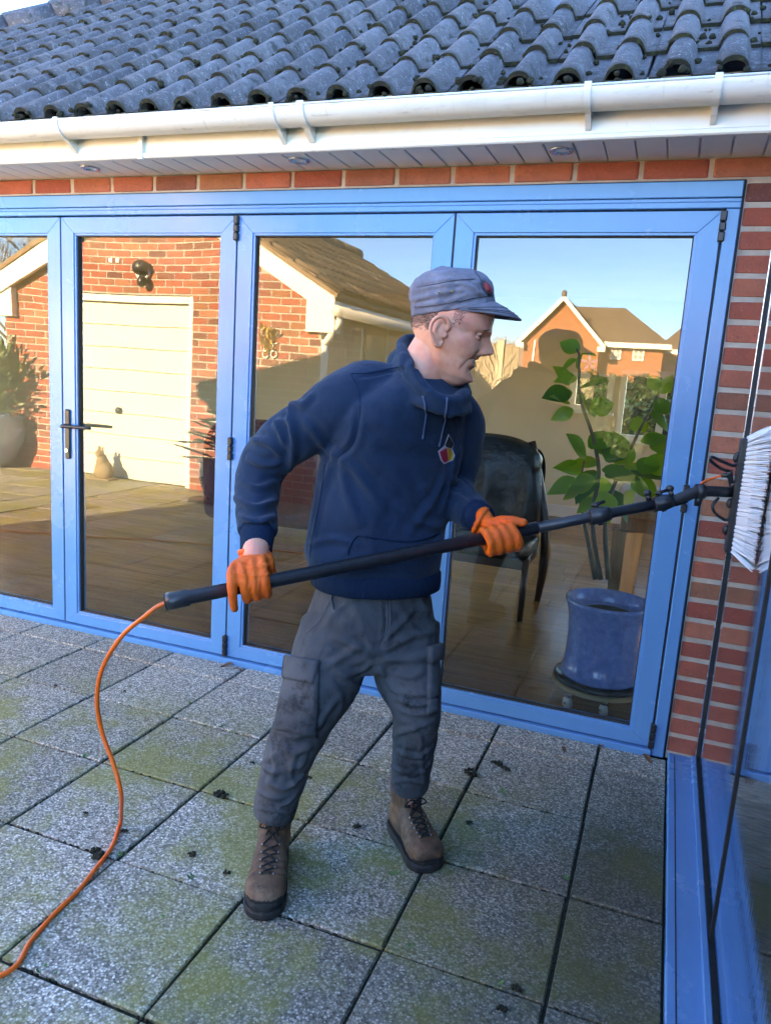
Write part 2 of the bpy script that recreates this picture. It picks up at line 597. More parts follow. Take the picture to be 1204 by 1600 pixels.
    c = t.ramp(r, [(0.0, (0.07, 0.18, 0.022)), (0.5, (0.17, 0.33, 0.035)), (1.0, (0.34, 0.48, 0.05))])
    t.set(Base_Color=c, Roughness=0.35, Transmission_Weight=0.0)
    tl = t.n('ShaderNodeBsdfTranslucent')
    t.l(t.mix(1.0, c, (1.9, 2.1, 0.9), 'MULTIPLY'), tl.inputs[0])
    mx = t.n('ShaderNodeMixShader')
    mx.inputs[0].default_value = 0.4
    t.l(t.b.outputs[0], mx.inputs[1]); t.l(tl.outputs[0], mx.inputs[2]); t.l(mx.outputs[0], t.o.inputs['Surface'])
    MT['leaf'] = t.m
    MT['dark_leaf'] = plain('shrub_leaf', (0.035, 0.065, 0.022), 0.5, 0.5, 30)
    MT['stem'] = plain('plant_stem', (0.16, 0.12, 0.06), 0.7, 0.2, 20)
    MT['bark'] = plain('tree_bark', (0.16, 0.12, 0.085), 0.95, 0.3, 12, 0.5)
    MT['door_white'] = plain('garage_door_paint', (0.80, 0.735, 0.58), 0.45, 0.04, 4.0)
    MT['barge'] = plain('white_bargeboard', (0.82, 0.79, 0.70), 0.5, 0.06, 4.0)
    MT['gold'] = plain('gilt_metal', (0.75, 0.50, 0.16), 0.3, 0.15, 20, metal=0.9)
    MT['stone'] = plain('garden_stone', (0.30, 0.22, 0.12), 0.9, 0.35, 30, 0.6)
    MT['hook'] = plain('dull_hook_metal', (0.30, 0.29, 0.28), 0.45, 0.1, 10, metal=1.0)
    MT['chrome'] = plain('metal', (0.6, 0.6, 0.6), 0.25, 0.05, 10, metal=1.0)
    MT['render'] = plain('cream_render', (0.55, 0.48, 0.36), 0.9, 0.1, 6, 0.3)
    MT['win_glass'] = plain('far_window_glass', (0.05, 0.06, 0.07), 0.05, 0.2, 3)
    MT['hose'] = plain('orange_hose', (0.95, 0.13, 0.010), 0.36, 0.08, 30, 0.1, 200)
    MT['carbon'] = plain('carbon_pole', (0.022, 0.024, 0.030), 0.34, 0.25, 40)
    MT['bristle'] = plain('white_bristle', (0.78, 0.80, 0.82), 0.6, 0.06, 60)
    # clothes
    t = NT('navy_fleece')
    v = t.coord('Object')
    c = t.ramp(t.noise(v, 6, 5, 0.6), [(0.3, (0.0065, 0.022, 0.050)), (0.7, (0.0105, 0.032, 0.068))])
    c = t.mix(t.ramp(t.noise(v, 420, 2), [(0.45, 0.0), (0.8, 0.35)]), c, (0.018, 0.044, 0.088))
    c = t.mix(t.ramp(t.noise(v, 3.1, 6, 0.7), [(0.6, 0.0), (0.75, 0.35)]), c, (0.025, 0.032, 0.062))
    nb = t.bump(t.noise(v, 24, 4, 0.5, 0.6), 0.35, 0.012)
    nb = t.bump(t.noise(v, 650, 2), 0.4, 0.0015, nb)
    t.set(Base_Color=c, Roughness=0.92, Sheen_Weight=0.10, Sheen_Roughness=0.5, Specular_IOR_Level=0.15, Normal=nb)
    MT['hoodie'] = t.m
    t = NT('ribbed_navy')
    v = t.coord('Object')
    t.set(Base_Color=(0.007, 0.023, 0.054), Roughness=0.95, Specular_IOR_Level=0.1, Normal=t.bump(t.noise(t.coord('Object', (220, 220, 8)), 1.0, 1), 0.8, 0.004))
    MT['rib'] = t.m
    t = NT('grey_canvas')
    v = t.coord('Object')
    c = t.ramp(t.noise(v, 5, 6, 0.65), [(0.3, (0.050, 0.054, 0.063)), (0.7, (0.100, 0.105, 0.115))])
    c = t.mix(t.ramp(t.noise(v, 9, 6, 0.75), [(0.54, 0.0), (0.66, 0.85)]), c, (0.024, 0.024, 0.027))
    c = t.mix(t.ramp(t.noise(v, 7.3, 4, 0.7), [(0.60, 0.0), (0.74, 0.5)]), c, (0.16, 0.145, 0.13))
    nb = t.bump(t.noise(t.coord('Object', (1, 1, .55)), 22, 4, 0.55, 1.6), 0.40, 0.010)
    nb = t.bump(t.noise(v, 700, 2), 0.35, 0.001, nb)
    t.set(Base_Color=c, Roughness=0.9, Specular_IOR_Level=0.2, Normal=nb)
    MT['canvas'] = t.m
    MT['thread'] = plain('grey_thread', (0.13, 0.13, 0.135), 0.9, 0.2, 50)
    t = NT('glove_orange')
    v = t.coord('Object')
    c = t.ramp(t.noise(v, 18, 4), [(0.3, (0.86, 0.095, 0.003)), (0.7, (0.98, 0.145, 0.005))])
    c = t.mix(t.ramp(t.noise(v, 38, 5, 0.75), [(0.60, 0.0), (0.76, 0.35)]), c, (0.45, 0.06, 0.004))
    nb = t.bump(t.noise(v, 60, 5, 0.7, 1.0), 0.8, 0.006)
    nb = t.bump(t.vor(v, 420), 0.35, 0.0012, nb)
    t.set(Base_Color=c, Roughness=0.55, Normal=nb, Subsurface_Weight=0.1, Subsurface_Radius=(0.02, 0.008, 0.002))
    MT['glove'] = t.m
    t = NT('brown_leather')
    v = t.coord('Object')
    c = t.ramp(t.noise(v, 14, 6, 0.7), [(0.30, (0.040, 0.020, 0.012)), (0.50, (0.135, 0.066, 0.034)), (0.72, (0.27, 0.155, 0.092))])
    c = t.mix(t.ramp(t.noise(v, 24, 5, 0.75), [(0.6, 0.0), (0.7, 0.7)]), c, (0.02, 0.015, 0.012))
    t.set(Base_Color=c, Roughness=0.7, Normal=t.bump(t.noise(v, 70, 5, 0.7), 0.5, 0.004))
    MT['boot'] = t.m
    MT['cord'] = plain('navy_cord', (0.045, 0.085, 0.17), 0.8, 0.2, 60)
    MT['rubber'] = plain('boot_rubber', (0.014, 0.013, 0.013), 0.7, 0.4, 40, 0.5)
    MT['lace'] = plain('black_lace', (0.010, 0.009, 0.009), 0.8, 0.3, 60)
    t = NT('faded_cap_cotton')
    v = t.coord('Object')
    c = t.ramp(t.noise(v, 16, 6, 0.7), [(0.3, (0.105, 0.105, 0.135)), (0.7, (0.235, 0.225, 0.275))])
    nb = t.bump(t.noise(v, 28, 5, 0.6, 0.8), 0.6, 0.008)
    nb = t.bump(t.noise(v, 900, 2), 0.3, 0.001, nb)
    t.set(Base_Color=c, Roughness=0.92, Specular_IOR_Level=0.15, Normal=nb)
    MT['cap'] = t.m
    MT['cap_dark'] = plain('dark_cap_seam', (0.05, 0.05, 0.065), 0.9, 0.2, 60)
    t = NT('skin')
    v = t.coord('Object')
    c = t.ramp(t.noise(v, 30, 6, 0.7), [(0.3, (0.76, 0.28, 0.17)), (0.6, (0.86, 0.38, 0.245)), (0.8, (0.92, 0.46, 0.32))])
    c = t.mix(t.ramp(t.noise(v, 11, 3, 0.6), [(0.44, 0.0), (0.68, 0.7)]), c, (0.84, 0.27, 0.21))
    nb = t.bump(t.noise(v, 110, 4, 0.7), 0.25, 0.003)
    t.set(Base_Color=c, Roughness=0.5, Normal=nb, Subsurface_Weight=0.18, Subsurface_Radius=(0.010, 0.004, 0.002), Subsurface_Scale=0.6)
    MT['skin'] = t.m
    MT['lip'] = plain('lip_skin', (0.48, 0.18, 0.14), 0.45, 0.1, 40)
    MT['hair'] = plain('short_grey_brown_hair', (0.10, 0.072, 0.058), 0.8, 0.6, 120)
    MT['tooth'] = plain('tooth', (0.75, 0.70, 0.60), 0.25, 0.04, 20)
    MT['eye'] = plain('eye_white', (0.45, 0.40, 0.38), 0.1, 0.04, 20)
    MT['iris'] = plain('dark_iris', (0.03, 0.022, 0.018), 0.08, 0.1, 20)
    MT['red'] = plain('red_badge', (0.50, 0.05, 0.055), 0.8, 0.1, 40)
    MT['logo_black'] = plain('logo_black', (0.008, 0.008, 0.010), 0.8, 0.1, 40)
    MT['logo_red'] = plain('logo_crimson', (0.45, 0.012, 0.045), 0.8, 0.1, 40)
    MT['logo_gold'] = plain('logo_gold', (0.72, 0.33, 0.03), 0.8, 0.1, 40)
    MT['logo_edge'] = plain('logo_pale_border', (0.50, 0.45, 0.55), 0.8, 0.1, 40)
    MT['dark_cloth'] = plain('dark_jacket', (0.03, 0.03, 0.035), 0.9, 0.2, 10)
    MT['leaf_litter'] = plain('dead_leaf', (0.17, 0.075, 0.035), 0.8, 0.4, 60)
mats()

# ------------------------------------------------------------------ bricks
def brick_meshes(mat, n=4):
    out = []
    for k in range(n):
        V, F = cbox(-0.5, 0.5, -0.5, 0.5, -0.5, 0.5, 0.035)
        V = np.array(V)
        V = V+np.stack([vnoise(V, 1.7, 10+k)*0.004, vnoise(V, 1.9, 20+k)*0.02, vnoise(V, 1.8, 30+k)*0.022], 1)
        out.append(mesh('brick', V, F, mat))
    return out
BRICKS = brick_meshes(MT['brick'])

def bond(s0, s1, z0, z1, L=0.233, Hc=0.0787, j=0.0145, holes=(), top=None, phase=0.0, off=0.5):
    """Running bond: list of (sa, sb, za, zb)."""
    out = []
    k = 0
    z = z0
    while z < z1-0.02:
        za, zb = z+j, min(z+Hc, z1)
        s = s0+phase-(L*off if k % 2 else 0)-L*2
        while s < s1:
            a, b = max(s+j, s0), min(s+L, s1)
            segs = [(a, b)]
            for (h0, h1, g0, g1) in holes:
                if zb > g0+0.02 and za < g1-0.02:
                    ns = []
                    for (p, q) in segs:
                        if q <= h0 or p >= h1: ns.append((p, q))
                        else:
                            if p < h0: ns.append((p, h0))
                            if q > h1: ns.append((h1, q))
                    segs = ns
            for (p, q) in segs:
                if q-p > 0.025 and (top is None or (top(p) > za+0.02 and top(q) > za+0.02)):
                    out.append((p, q, za, min(zb, zb if top is None else max(za+0.02, min(zb, top((p+q)/2))))))
            s += L
        z += Hc
        k += 1
    return out

def place_bricks(parent, lst, along, fixed, depth=0.09, face=-1, limit=300, key=None, meshes=None):
    """along 'x' : wall in plane y=fixed facing y*face ; along 'y' : wall in plane x=fixed facing x*face."""
    meshes = meshes or BRICKS
    if key: lst = sorted(lst, key=key)
    rest = MB()
    for i, (a, b, za, zb) in enumerate(lst):
        dp = random.uniform(-0.002, 0.002)
        c = fixed-face*(depth/2)+face*dp
        if along == 'x':
            loc, sc, rt = ((a+b)/2, c, (za+zb)/2), (b-a, depth, zb-za), 0.0
        else:
            loc, sc, rt = (c, (a+b)/2, (za+zb)/2), (b-a, depth, zb-za), math.pi/2
        if i < limit:
            inst('brick', random.choice(meshes), parent, loc, (0, random.uniform(-0.006, 0.006), rt), sc)
        else:
            hx, hy = ((b-a)/2, depth/2) if along == 'x' else (depth/2, (b-a)/2)
            rest.box(loc[0]-hx, loc[0]+hx, loc[1]-hy, loc[1]+hy, za, zb)
    if rest.V:
        o = rest.build('brick_courses', MT['brick'], parent)
        tag(o, kind='stuff')

# ------------------------------------------------------------------ patio and ground
SP, OX, OY = 0.4077, -0.082, 0.5971
ground = obj('ground', *(lambda s: ([(-s, -s, -0.06), (s, -s, -0.06), (s, s, -0.06), (-s, s, -0.06)], [(0, 1, 2, 3)]))(900.0), MT['lawn'])
tag(ground, 'wide green winter lawn beyond the patio reaching to the horizon', 'ground', kind='structure')
patio = MB().box(-9.0, 0.174, -8.4, -0.0, -0.055, -0.011).build('patio', MT['joint'])
tag(patio, 'grey exposed aggregate slab patio with mossy dark joints', 'patio', kind='structure')
def paver_mesh(k, w=0.400, d=0.400):
    bm = bmesh.new()
    bmesh.ops.create_cube(bm, size=1.0)
    for v in bm.verts:
        v.co = (v.co.x*w, v.co.y*d, v.co.z*0.05-0.025)
    top = [e for e in bm.edges if all(v.co.z > -0.01 for v in e.verts)]
    bmesh.ops.bevel(bm, geom=top, offset=0.004, segments=1, profile=0.5, affect='EDGES')
    bm.verts.index_update()
    V = [tuple(v.co) for v in bm.verts]
    F = [tuple(v.index for v in f.verts) for f in bm.faces]
    bm.free()
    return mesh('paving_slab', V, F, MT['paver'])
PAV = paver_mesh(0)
np_ = 0
for i in range(-1, 22):
    for jrow in range(-1, 19):
        x1 = OX-i*SP; x0 = x1-SP
        y1 = -OY-jrow*SP+SP; y0 = y1-SP
        if x0 < -8.6 or y0 > -0.05: continue
        cx, cy = (x0+x1)/2, (y0+y1)/2
        # skip below the garage and far corners that neither the photo nor its reflections show
        if cx < -3.2 and cy < -4.15: continue
        if cy < -3.75 and cx > -1.6: continue
        if cy < -2.6 and cx > -0.3: continue
        if cy < -5.8: continue
        g0, g1, g2, g3 = [random.uniform(0.0035, 0.0065) for _ in range(4)]
        ya, yb = y0+g0, y1-g1
        xa, xb = x0+g2, x1-g3
        if yb > -0.012: yb = -0.022
        if xb > 0.170: xb = 0.170
        if yb-ya < 0.03 or xb-xa < 0.03: continue
        dz = random.uniform(-0.003, 0.0015)
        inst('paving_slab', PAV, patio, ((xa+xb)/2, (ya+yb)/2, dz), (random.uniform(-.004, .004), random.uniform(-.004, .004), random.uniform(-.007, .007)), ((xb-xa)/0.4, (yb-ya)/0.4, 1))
        np_ += 1

# ------------------------------------------------------------------ the house
house = thing('house', (-2.6, 0.0, 0.0), 'brick bungalow with blue folding glass doors and roll tiled roof', 'house')
XD = [-3.794, -2.8173, -1.8411, -0.8589, 0.1095]       # joints between the folding panels
XR = 0.160                                             # right edge of the door frame
GX = 0.285                                             # plane of the side glazing

fw = MB()
fw.box(XR+0.006, 0.52, 0.0045, 0.10, 0.0, 2.2235)
fw.box(-3.90, XR+0.006, 0.0045, 0.10, 2.153, 2.2235)
fw.box(-5.55, -3.90, 0.010, 0.10, 0.0, 2.2235)
front_wall = fw.build('front_wall', MT['mortar'], house)
bl = [(s+0.008, s+0.225, 2.160, 2.2225) for s in np.arange(-0.65-0.233*22, 0.40, 0.233) if s+0.1 < 0.42]
bl = [(a, b, z0, z1) for (a, b, z0, z1) in bl if a > -5.5]
pier = []
k = 0
z = 0.031
while z < 2.14:
    pier.append((XR+0.010, 0.40, z, z+0.0610))
    z += 0.0787
    k += 1
place_bricks(front_wall, bl, 'x', 0.0)
place_bricks(front_wall, pier, 'x', 0.0)
lw = bond(-5.55, -3.91, 0.0, 2.15)
place_bricks(front_wall, lw, 'x', 0.0, limit=0)

# other outer walls
for (y0, y1, z0, z1) in ((1.9, 5.4, 0, 2.4), (0.10, 0.3, 0, 2.4), (0.3, 1.9, 0, 0.35), (0.3, 1.9, 2.15, 2.4)):
    MB().box(-5.55, -5.30, y0, y1, z0, z1).build('outer_wall', MT['cream'], house)
for (y0, y1, z0, z1) in ((0.10, 0.5, 0, 2.4), (4.9, 5.4, 0, 2.4), (0.5, 4.9, 0, 0.35), (0.5, 4.9, 2.15, 2.4)):
    MB().box(1.70, 1.95, y0, y1, z0, z1).build('outer_wall', MT['cream'], house)
for xw, y0, y1 in ((-5.43, 0.3, 1.9), (1.84, 0.5, 4.9)):  # unseen windows, added in the end walls to let sky light in
    w = MB()
    w.box(xw-.035, xw+.035, y0, y1, 0.35, 0.41, .004).box(xw-.035, xw+.035, y0, y1, 2.09, 2.15, .004)
    nm = 2 if y1-y0 < 2 else 4
    for i in range(nm+1):
        yy = y0+.03+(y1-y0-.06)*i/nm
        w.box(xw-.033, xw+.033, yy-.03, yy+.03, 0.411, 2.089, .004)
    wf = w.build('added_side_window', MT['pvc'], house)
    MB().add([(xw, y0, .41), (xw, y1, .41), (xw, y1, 2.09), (xw, y0, 2.09)], [(0, 1, 2, 3)]).build('glass_pane', MT['glass'], wf)  # pane of the added, unseen window
# back wall with window openings
WINS = [(-0.985, -0.55, 1.17, 1.56), (-0.49, 0.36, 0.90, 1.62), (0.50, 1.65, 0.10, 2.15)]  # last opening is unseen, added so sun bounces into the room
bw = MB()
xs = sorted(set([-5.35, 1.95]+[w[0] for w in WINS]+[w[1] for w in WINS]))
for a, b in zip(xs[:-1], xs[1:]):
    w = [w for w in WINS if w[0] <= a+1e-6 and w[1] >= b-1e-6]
    if w:
        bw.box(a, b, 5.2, 5.4, 0.0, w[0][2]); bw.box(a, b, 5.2, 5.4, w[0][3], 2.40)
    else:
        bw.box(a, b, 5.2, 5.4, 0.0, 2.40)
back = bw.build('back_wall', MT['cream'], house)
for (a, b, z0, z1) in WINS:
    w = MB()
    t = 0.06
    w.box(a, b, 5.17, 5.26, z0, z0+t, 0.004); w.box(a, b, 5.17, 5.26, z1-t, z1, 0.004)
    w.box(a, a+t, 5.172, 5.258, z0+t, z1-t, 0.004); w.box(b-t, b, 5.172, 5.258, z0+t, z1-t, 0.004)
    n = 1 if b-a < 0.6 else (2 if b-a < 1 else 3)
    for i in range(1, n):
        x = a+(b-a)*i/n
        w.box(x-0.035, x+0.035, 5.174, 5.256, z0+t, z1-t, 0.004)
    wf = w.build('back_window', MT['pvc'], house)  # the last one, with its pane and sill, is added and unseen
    MBg = MB().add([(a+t, 5.215, z0+t), (b-t, 5.215, z0+t), (b-t, 5.215, z1-t), (a+t, 5.215, z1-t)], [(0, 1, 2, 3)])
    MBg.build('glass_pane', MT['glass'], wf)
    MB().box(a-0.03, b+0.03, 5.09, 5.20, z0-0.03, z0-0.001, 0.005).build('window_sill', MT['pvc'], wf)
# room linings
il = MB()
for b in ((-5.30, -3.90, 0.10, 0.13), (0.52, 1.70, 0.05, 0.099)):
    MB().box(*b, 0.02, 2.30).build('inner_wall', MT['cream'], house)
cl_ = MB()
for b in ((-5.35, 1.95, 0.06, 1.02), (-5.35, 1.95, 1.66, 5.3), (-5.35, -0.60, 1.02, 1.66), (1.50, 1.95, 1.02, 1.66)):
    cl_.box(*b, 2.30, 2.34)
cl_.build('ceiling', MT['ceiling'], house)
fb = MB().box(-5.30, 1.70, 0.085, 5.2, -0.05, 0.0).build('inner_floor', MT['soil'], house)
y = 0.09
while y < 5.18:
    w = 0.165
    x = -5.34-random.uniform(0, 1.6)
    while x < 1.7:
        L = random.uniform(1.7, 2.2)
        a, b = max(x, -5.34), min(x+L, 1.72)
        if b-a > 0.1:
            MB().box(a+0.001, b-0.001, y+0.0002, min(y+w, 5.19)-0.0002, 0.001, 0.020+random.uniform(0, .0003), 0.0006).build('floor_board', MT['oak'], fb)
        x += L
    y += w
MB().box(-5.3, 1.7, 5.175, 5.198, 0.022, 0.15, 0.004).build('skirting_board', MT['ceiling'], house)

# roof
PT = rad(35.2)
EY, EZ = -0.315, float(at(969, 122, -0.315)[2])-0.030
sd_, cd_ = math.sin(PT), math.cos(PT)
HX = -6.05
RY = 2.68
rz = EZ+(RY-EY)*math.tan(PT)-0.02
ez = EZ-0.02
run = RY-EY
RX0, RX1, RY0, RY1 = -0.60, 1.50, 1.02, 1.66            # unseen opening added in the front slope to light the room
def rzz(y): return ez+(y-EY)*math.tan(PT)
def rp(x, y): return (x, y, rzz(y))
hx = lambda y: HX+(y-EY)
rm_ = MB()
rm_.add([rp(HX, EY+.01), rp(2.2, EY+.01), rp(2.2, RY0), rp(hx(RY0), RY0)], [(0, 1, 2, 3)])
rm_.add([rp(hx(RY0), RY0), rp(RX0, RY0), rp(RX0, RY1), rp(hx(RY1), RY1)], [(0, 1, 2, 3)])
rm_.add([rp(RX1, RY0), rp(2.2, RY0), rp(2.2, RY1), rp(RX1, RY1)], [(0, 1, 2, 3)])
rm_.add([rp(hx(RY1), RY1), rp(2.2, RY1), rp(2.2, RY), rp(hx(RY), RY)], [(0, 1, 2, 3)])
rm_.add([(HX, EY+.01, ez), (HX+run, RY, rz), (HX, RY+run, ez)], [(0, 1, 2)])
rm_.add([(HX, RY+run, ez), (HX+run, RY, rz), (2.2, RY, rz), (2.2, RY+run, ez)], [(0, 1, 2, 3)])
rm_.add([(2.2, EY+.01, ez), (2.2, RY+run, ez), (2.2, RY, rz)], [(0, 1, 2)])
rm_.add([(HX, EY+.01, ez-.03), (2.2, EY+.01, ez-.03), (2.2, 0.06, ez-.03), (HX, 0.06, ez-.03)], [(0, 1, 2, 3)])
rm_.add([(HX, 5.3, ez-.03), (2.2, 5.3, ez-.03), (2.2, RY+run, ez-.03), (HX, RY+run, ez-.03)], [(0, 1, 2, 3)])
rm_.add([(HX, EY, ez-.03), (-5.4, EY, ez-.03), (-5.4, RY+run, ez-.03), (HX, RY+run, ez-.03)], [(0, 1, 2, 3)])
roof = rm_.build('roof', MT['tile'], house)
rl = MB()  # shaft and pane of the added opening that brightens the room
for xx in (RX0, RX1):
    rl.add([(xx, RY0, 2.30), (xx, RY1, 2.30), rp(xx, RY1), rp(xx, RY0)], [(0, 1, 2, 3)])
for yy in (RY0, RY1):
    rl.add([(RX0, yy, 2.30), (RX1, yy, 2.30), rp(RX1, yy), rp(RX0, yy)], [(0, 1, 2, 3)])
rlo = rl.build('added_rooflight', MT['ceiling'], house)
MB().add([rp(RX0, RY0), rp(RX1, RY0), rp(RX1, RY1), rp(RX0, RY1)], [(0, 1, 2, 3)]).build('glass_pane', MT['glass'], rlo)  # pane of the added, unseen rooflight
def tile_mesh():
    TW, TL, th = 0.326, 0.385, 0.013
    xs, hs = [], []
    N = 30
    for i in range(N+1):
        x = TW*i/N
        h = 0.0
        for c in (TW*0.25, TW*0.75):
            d = abs(x-c)/0.045
            if d < 1: h = max(h, 0.047*math.sqrt(max(0, 1-d**2.4)))
        xs.append(x-TW/2); hs.append(h)
    V, F = [], []
    n = N+1
    for (yy, off) in ((0.0, 0.0), (TL, 0.0)):
        for x, h in zip(xs, hs): V.append((x*0.992, yy, h))
    for (yy, off) in ((0.0, 0.0), (TL, 0.0)):
        for x, h in zip(xs, hs): V.append((x*0.992, yy, h-th if h < 0.002 else h-th*1.15))
    for i in range(N):
        F.append((i, i+1, n+i+1, n+i))
        F.append((2*n+i+1, 2*n+i, 3*n+i, 3*n+i+1))
        F.append((i+1, i, 2*n+i, 2*n+i+1))
    F.append((0, n, 3*n, 2*n)); F.append((n-1, 2*n+n-1, 3*n+n-1, n+n-1))
    m = mesh('roof_tile', V, F, [MT['tile'], MT['moss']])
    m.polygons.foreach_set('material_index', [1 if i % 3 == 2 and i < 3*N else 0 for i in range(len(F))])
    m.polygons.foreach_set('use_smooth', [i % 3 == 0 and i < 3*N for i in range(len(F))])
    return m
TILE = tile_mesh()
moss = MB()
def blob(mb, c, r, seed, fl=0.6):
    V, F = ellipsoid((0, 0, 0), (r, r, r*fl), None, 8, 5)
    V = np.array(V)
    V = V*(1+0.45*vnoise(V/r, 1.6, seed)[:, None])+np.array(c)
    mb.add(V, F)
GA = 0.298
for row in range(0, 12):
    s = row*GA
    for kx in range(-20, 4):
        cx = 0.068+0.0815-0.163+kx*0.326      # two rolls to a tile
        if cx-0.163 < HX+s*cd_+0.02 and row > -1:
            continue
        if RX0-.17 < cx < RX1+.17 and RY0-.38 < EY+s*cd_ < RY1+.02: continue
        jit = random.uniform(-0.006, 0.006)
        y = EY+(s+jit)*cd_; z = EZ+(s+jit)*sd_
        lift = 0.024
        inst('roof_tile', TILE, roof, (cx+random.uniform(-.003, .003), y-sd_*lift, z+cd_*lift),
             (PT-0.045+random.uniform(-.01, .01), random.uniform(-.012, .012), random.uniform(-.008, .008)), (1, 1, 1))
        # moss lodged under the roll ends and in the pans
        for c in (-0.0815, 0.0815):
            for q in range(random.choice((4, 5, 6, 7))):
                ox = cx+c+random.uniform(-.05, .05)
                if random.random() < 0.7:
                    dd = random.uniform(-0.012, 0.012)
                    hh = random.uniform(-0.012, 0.036)
                else:
                    dd = random.uniform(0.02, 0.25); hh = 0.0; ox = cx+random.choice((-.163, 0.0))+random.uniform(-.035, .035)
                blob(moss, (ox, y-sd_*(lift+hh)+dd*cd_, z+cd_*(lift+hh)+dd*sd_), random.uniform(0.005, 0.014), random.randint(0, 999), 0.8)
mo = moss.build('roof_moss', MT['moss'], roof, True)
tag(mo, kind='stuff')
# hip tiles
hd = np.array([1, 1, math.tan(PT)]); hl = np.linalg.norm(hd); hd = hd/hl
for i in range(12):
    a = np.array([HX-0.02, EY-0.02, EZ+0.02])+hd*(i*0.32)
    V, F = tube([a, a+hd*0.34], [0.105, 0.095], 14)
    obj('hip_tile', np.array(V)+np.array([0, 0, 0.0]), F, MT['tile'], roof, True)

# eaves: fascia, gutter, soffit
fa = MB()
fa.box(HX+0.05, 2.2, -0.272, -0.252, 2.224, 2.40, 0.002)
fa.box(HX+0.05, 2.2, -0.284, -0.250, 2.217, 2.238, 0.005)
fascia = fa.build('fascia_board', MT['pvc'], house)
fj = at(222, 232, -0.285)[0]
MB().box(fj-0.02, fj+0.004, -0.2895, -0.27, 2.212, 2.33, 0.002).build('fascia_joint_cover', MT['pvc'], fascia)
GC = (-0.333, 2.345)
def arc(r, a0, a1, n):
    return [(GC[0]+r*math.cos(a), GC[1]+r*math.sin(a)) for a in np.linspace(a0, a1, n)]
prof = arc(0.057, math.pi, 2*math.pi, 22)
prof = arc(0.057, math.pi*0.98, 2.02*math.pi, 24)+arc(0.053, 2.02*math.pi, math.pi*0.98, 24)
prof = [(y, z) for y, z in prof]
V, F = extrude_x(prof, HX, 2.2, 40)
gut = obj('gutter', V, F, MT['gutter'], house, True)
g_l = MB().tube([(HX, GC[0]-0.0565, GC[1]+0.002), (2.2, GC[0]-0.0565, GC[1]+0.002)], 0.0045, 8)
obj('gutter_lip', g_l.V, g_l.F, MT['gutter'], gut, True)
for x, wd in ((-2.468, 0.022), (-1.473, 0.020), (-1.356, 0.028), (-0.348, 0.022), (0.032, 0.022), (-3.4, 0.022)):
    pb = arc(0.0625, math.pi*0.94, 1.80*math.pi, 20)+arc(0.0575, 1.80*math.pi, math.pi*0.94, 20)
    V, F = extrude_x(pb, x-wd/2, x+wd/2)
    b = MB().add(V, F)
    b.add(*extrude_x([(GC[0]-0.002, GC[1]-0.060), (-0.2725, GC[1]-0.035), (-0.2725, GC[1]-0.098), (-0.282, GC[1]-0.096)], x-wd*0.4, x+wd*0.4))
    b.build('gutter_bracket', MT['gutter'], gut)
sf = MB().box(HX+0.1, 2.2, -0.25, -0.002, 2.2345, 2.245).build('soffit', MT['soffit'], house)
sbm = mesh('soffit_board', *cbox(-0.0478, 0.0478, -0.249, -0.001, 2.2245, 2.234, 0.0022), MT['soffit'])
x = -0.906-0.101*50
while x < 0.6:
    inst('soffit_board', sbm, sf, (x+0.0505, 0, random.uniform(0, .0006)))
    x += 0.1010
for x in (-2.507, -1.475, -0.45):
    V, F = lathe([(0.020, 0.012), (0.026, 0.002), (0.030, -0.003), (0.042, -0.004), (0.044, 0.0), (0.040, 0.004)], (x, -0.15, 2.2235), 28)
    d = obj('downlight', V, F, MT['chrome'], sf, True)
    V, F = lathe([(0.001, 0.006), (0.024, 0.004), (0.024, 0.012)], (x, -0.15, 2.2235), 24)
    obj('lamp_lens', V, F, MT['win_glass'], d)

# door frame
df = MB()
df.box(-3.87, XR, -0.012, 0.085, 2.092, 2.147, 0.003)
df.box(-3.87, XR, -0.004, 0.085, 2.078, 2.091, 0.002)
df.box(-3.87, XR, -0.014, 0.085, 2.0555, 2.077, 0.003)
df.box(XR-0.046, XR, -0.010, 0.085, 0.0, 2.055, 0.003)
df.box(-3.87, -3.80, -0.010, 0.085, 0.0, 2.055, 0.003)
frame = df.build('door_frame', MT['blue'], house)
th = MB().box(-3.80, XR-0.047, -0.020, 0.085, -0.01, 0.024, 0.003).build('threshold', MT['blue'], frame)
MB().box(-3.87, XR+0.004, 0.004, 0.08, 2.1475, 2.1525).box(XR+0.0005, XR+0.008, 0.004, 0.08, 0.0, 2.1525).build('sealant_joint', MT['gasket'], frame)

def member(poly, y0, y1, c=0.0025):
    """Extruded (x, z) polygon with softened edges."""
    bm = bmesh.new()
    vs0 = [bm.verts.new((x, y0, z)) for x, z in poly]
    vs1 = [bm.verts.new((x, y1, z)) for x, z in poly]
    n = len(poly)
    bm.faces.new(vs0); bm.faces.new(vs1[::-1])
    for i in range(n):
        bm.faces.new((vs0[i], vs1[i], vs1[(i+1) % n], vs0[(i+1) % n]))
    bmesh.ops.recalc_face_normals(bm, faces=bm.faces)
    if c > 0:
        bmesh.ops.bevel(bm, geom=list(bm.edges), offset=c, segments=2, profile=0.5, affect='EDGES')
    bm.verts.index_update()
    V = [tuple(v.co) for v in bm.verts]; F = [tuple(v.index for v in f.verts) for f in bm.faces]
    bm.free()
    return V, F

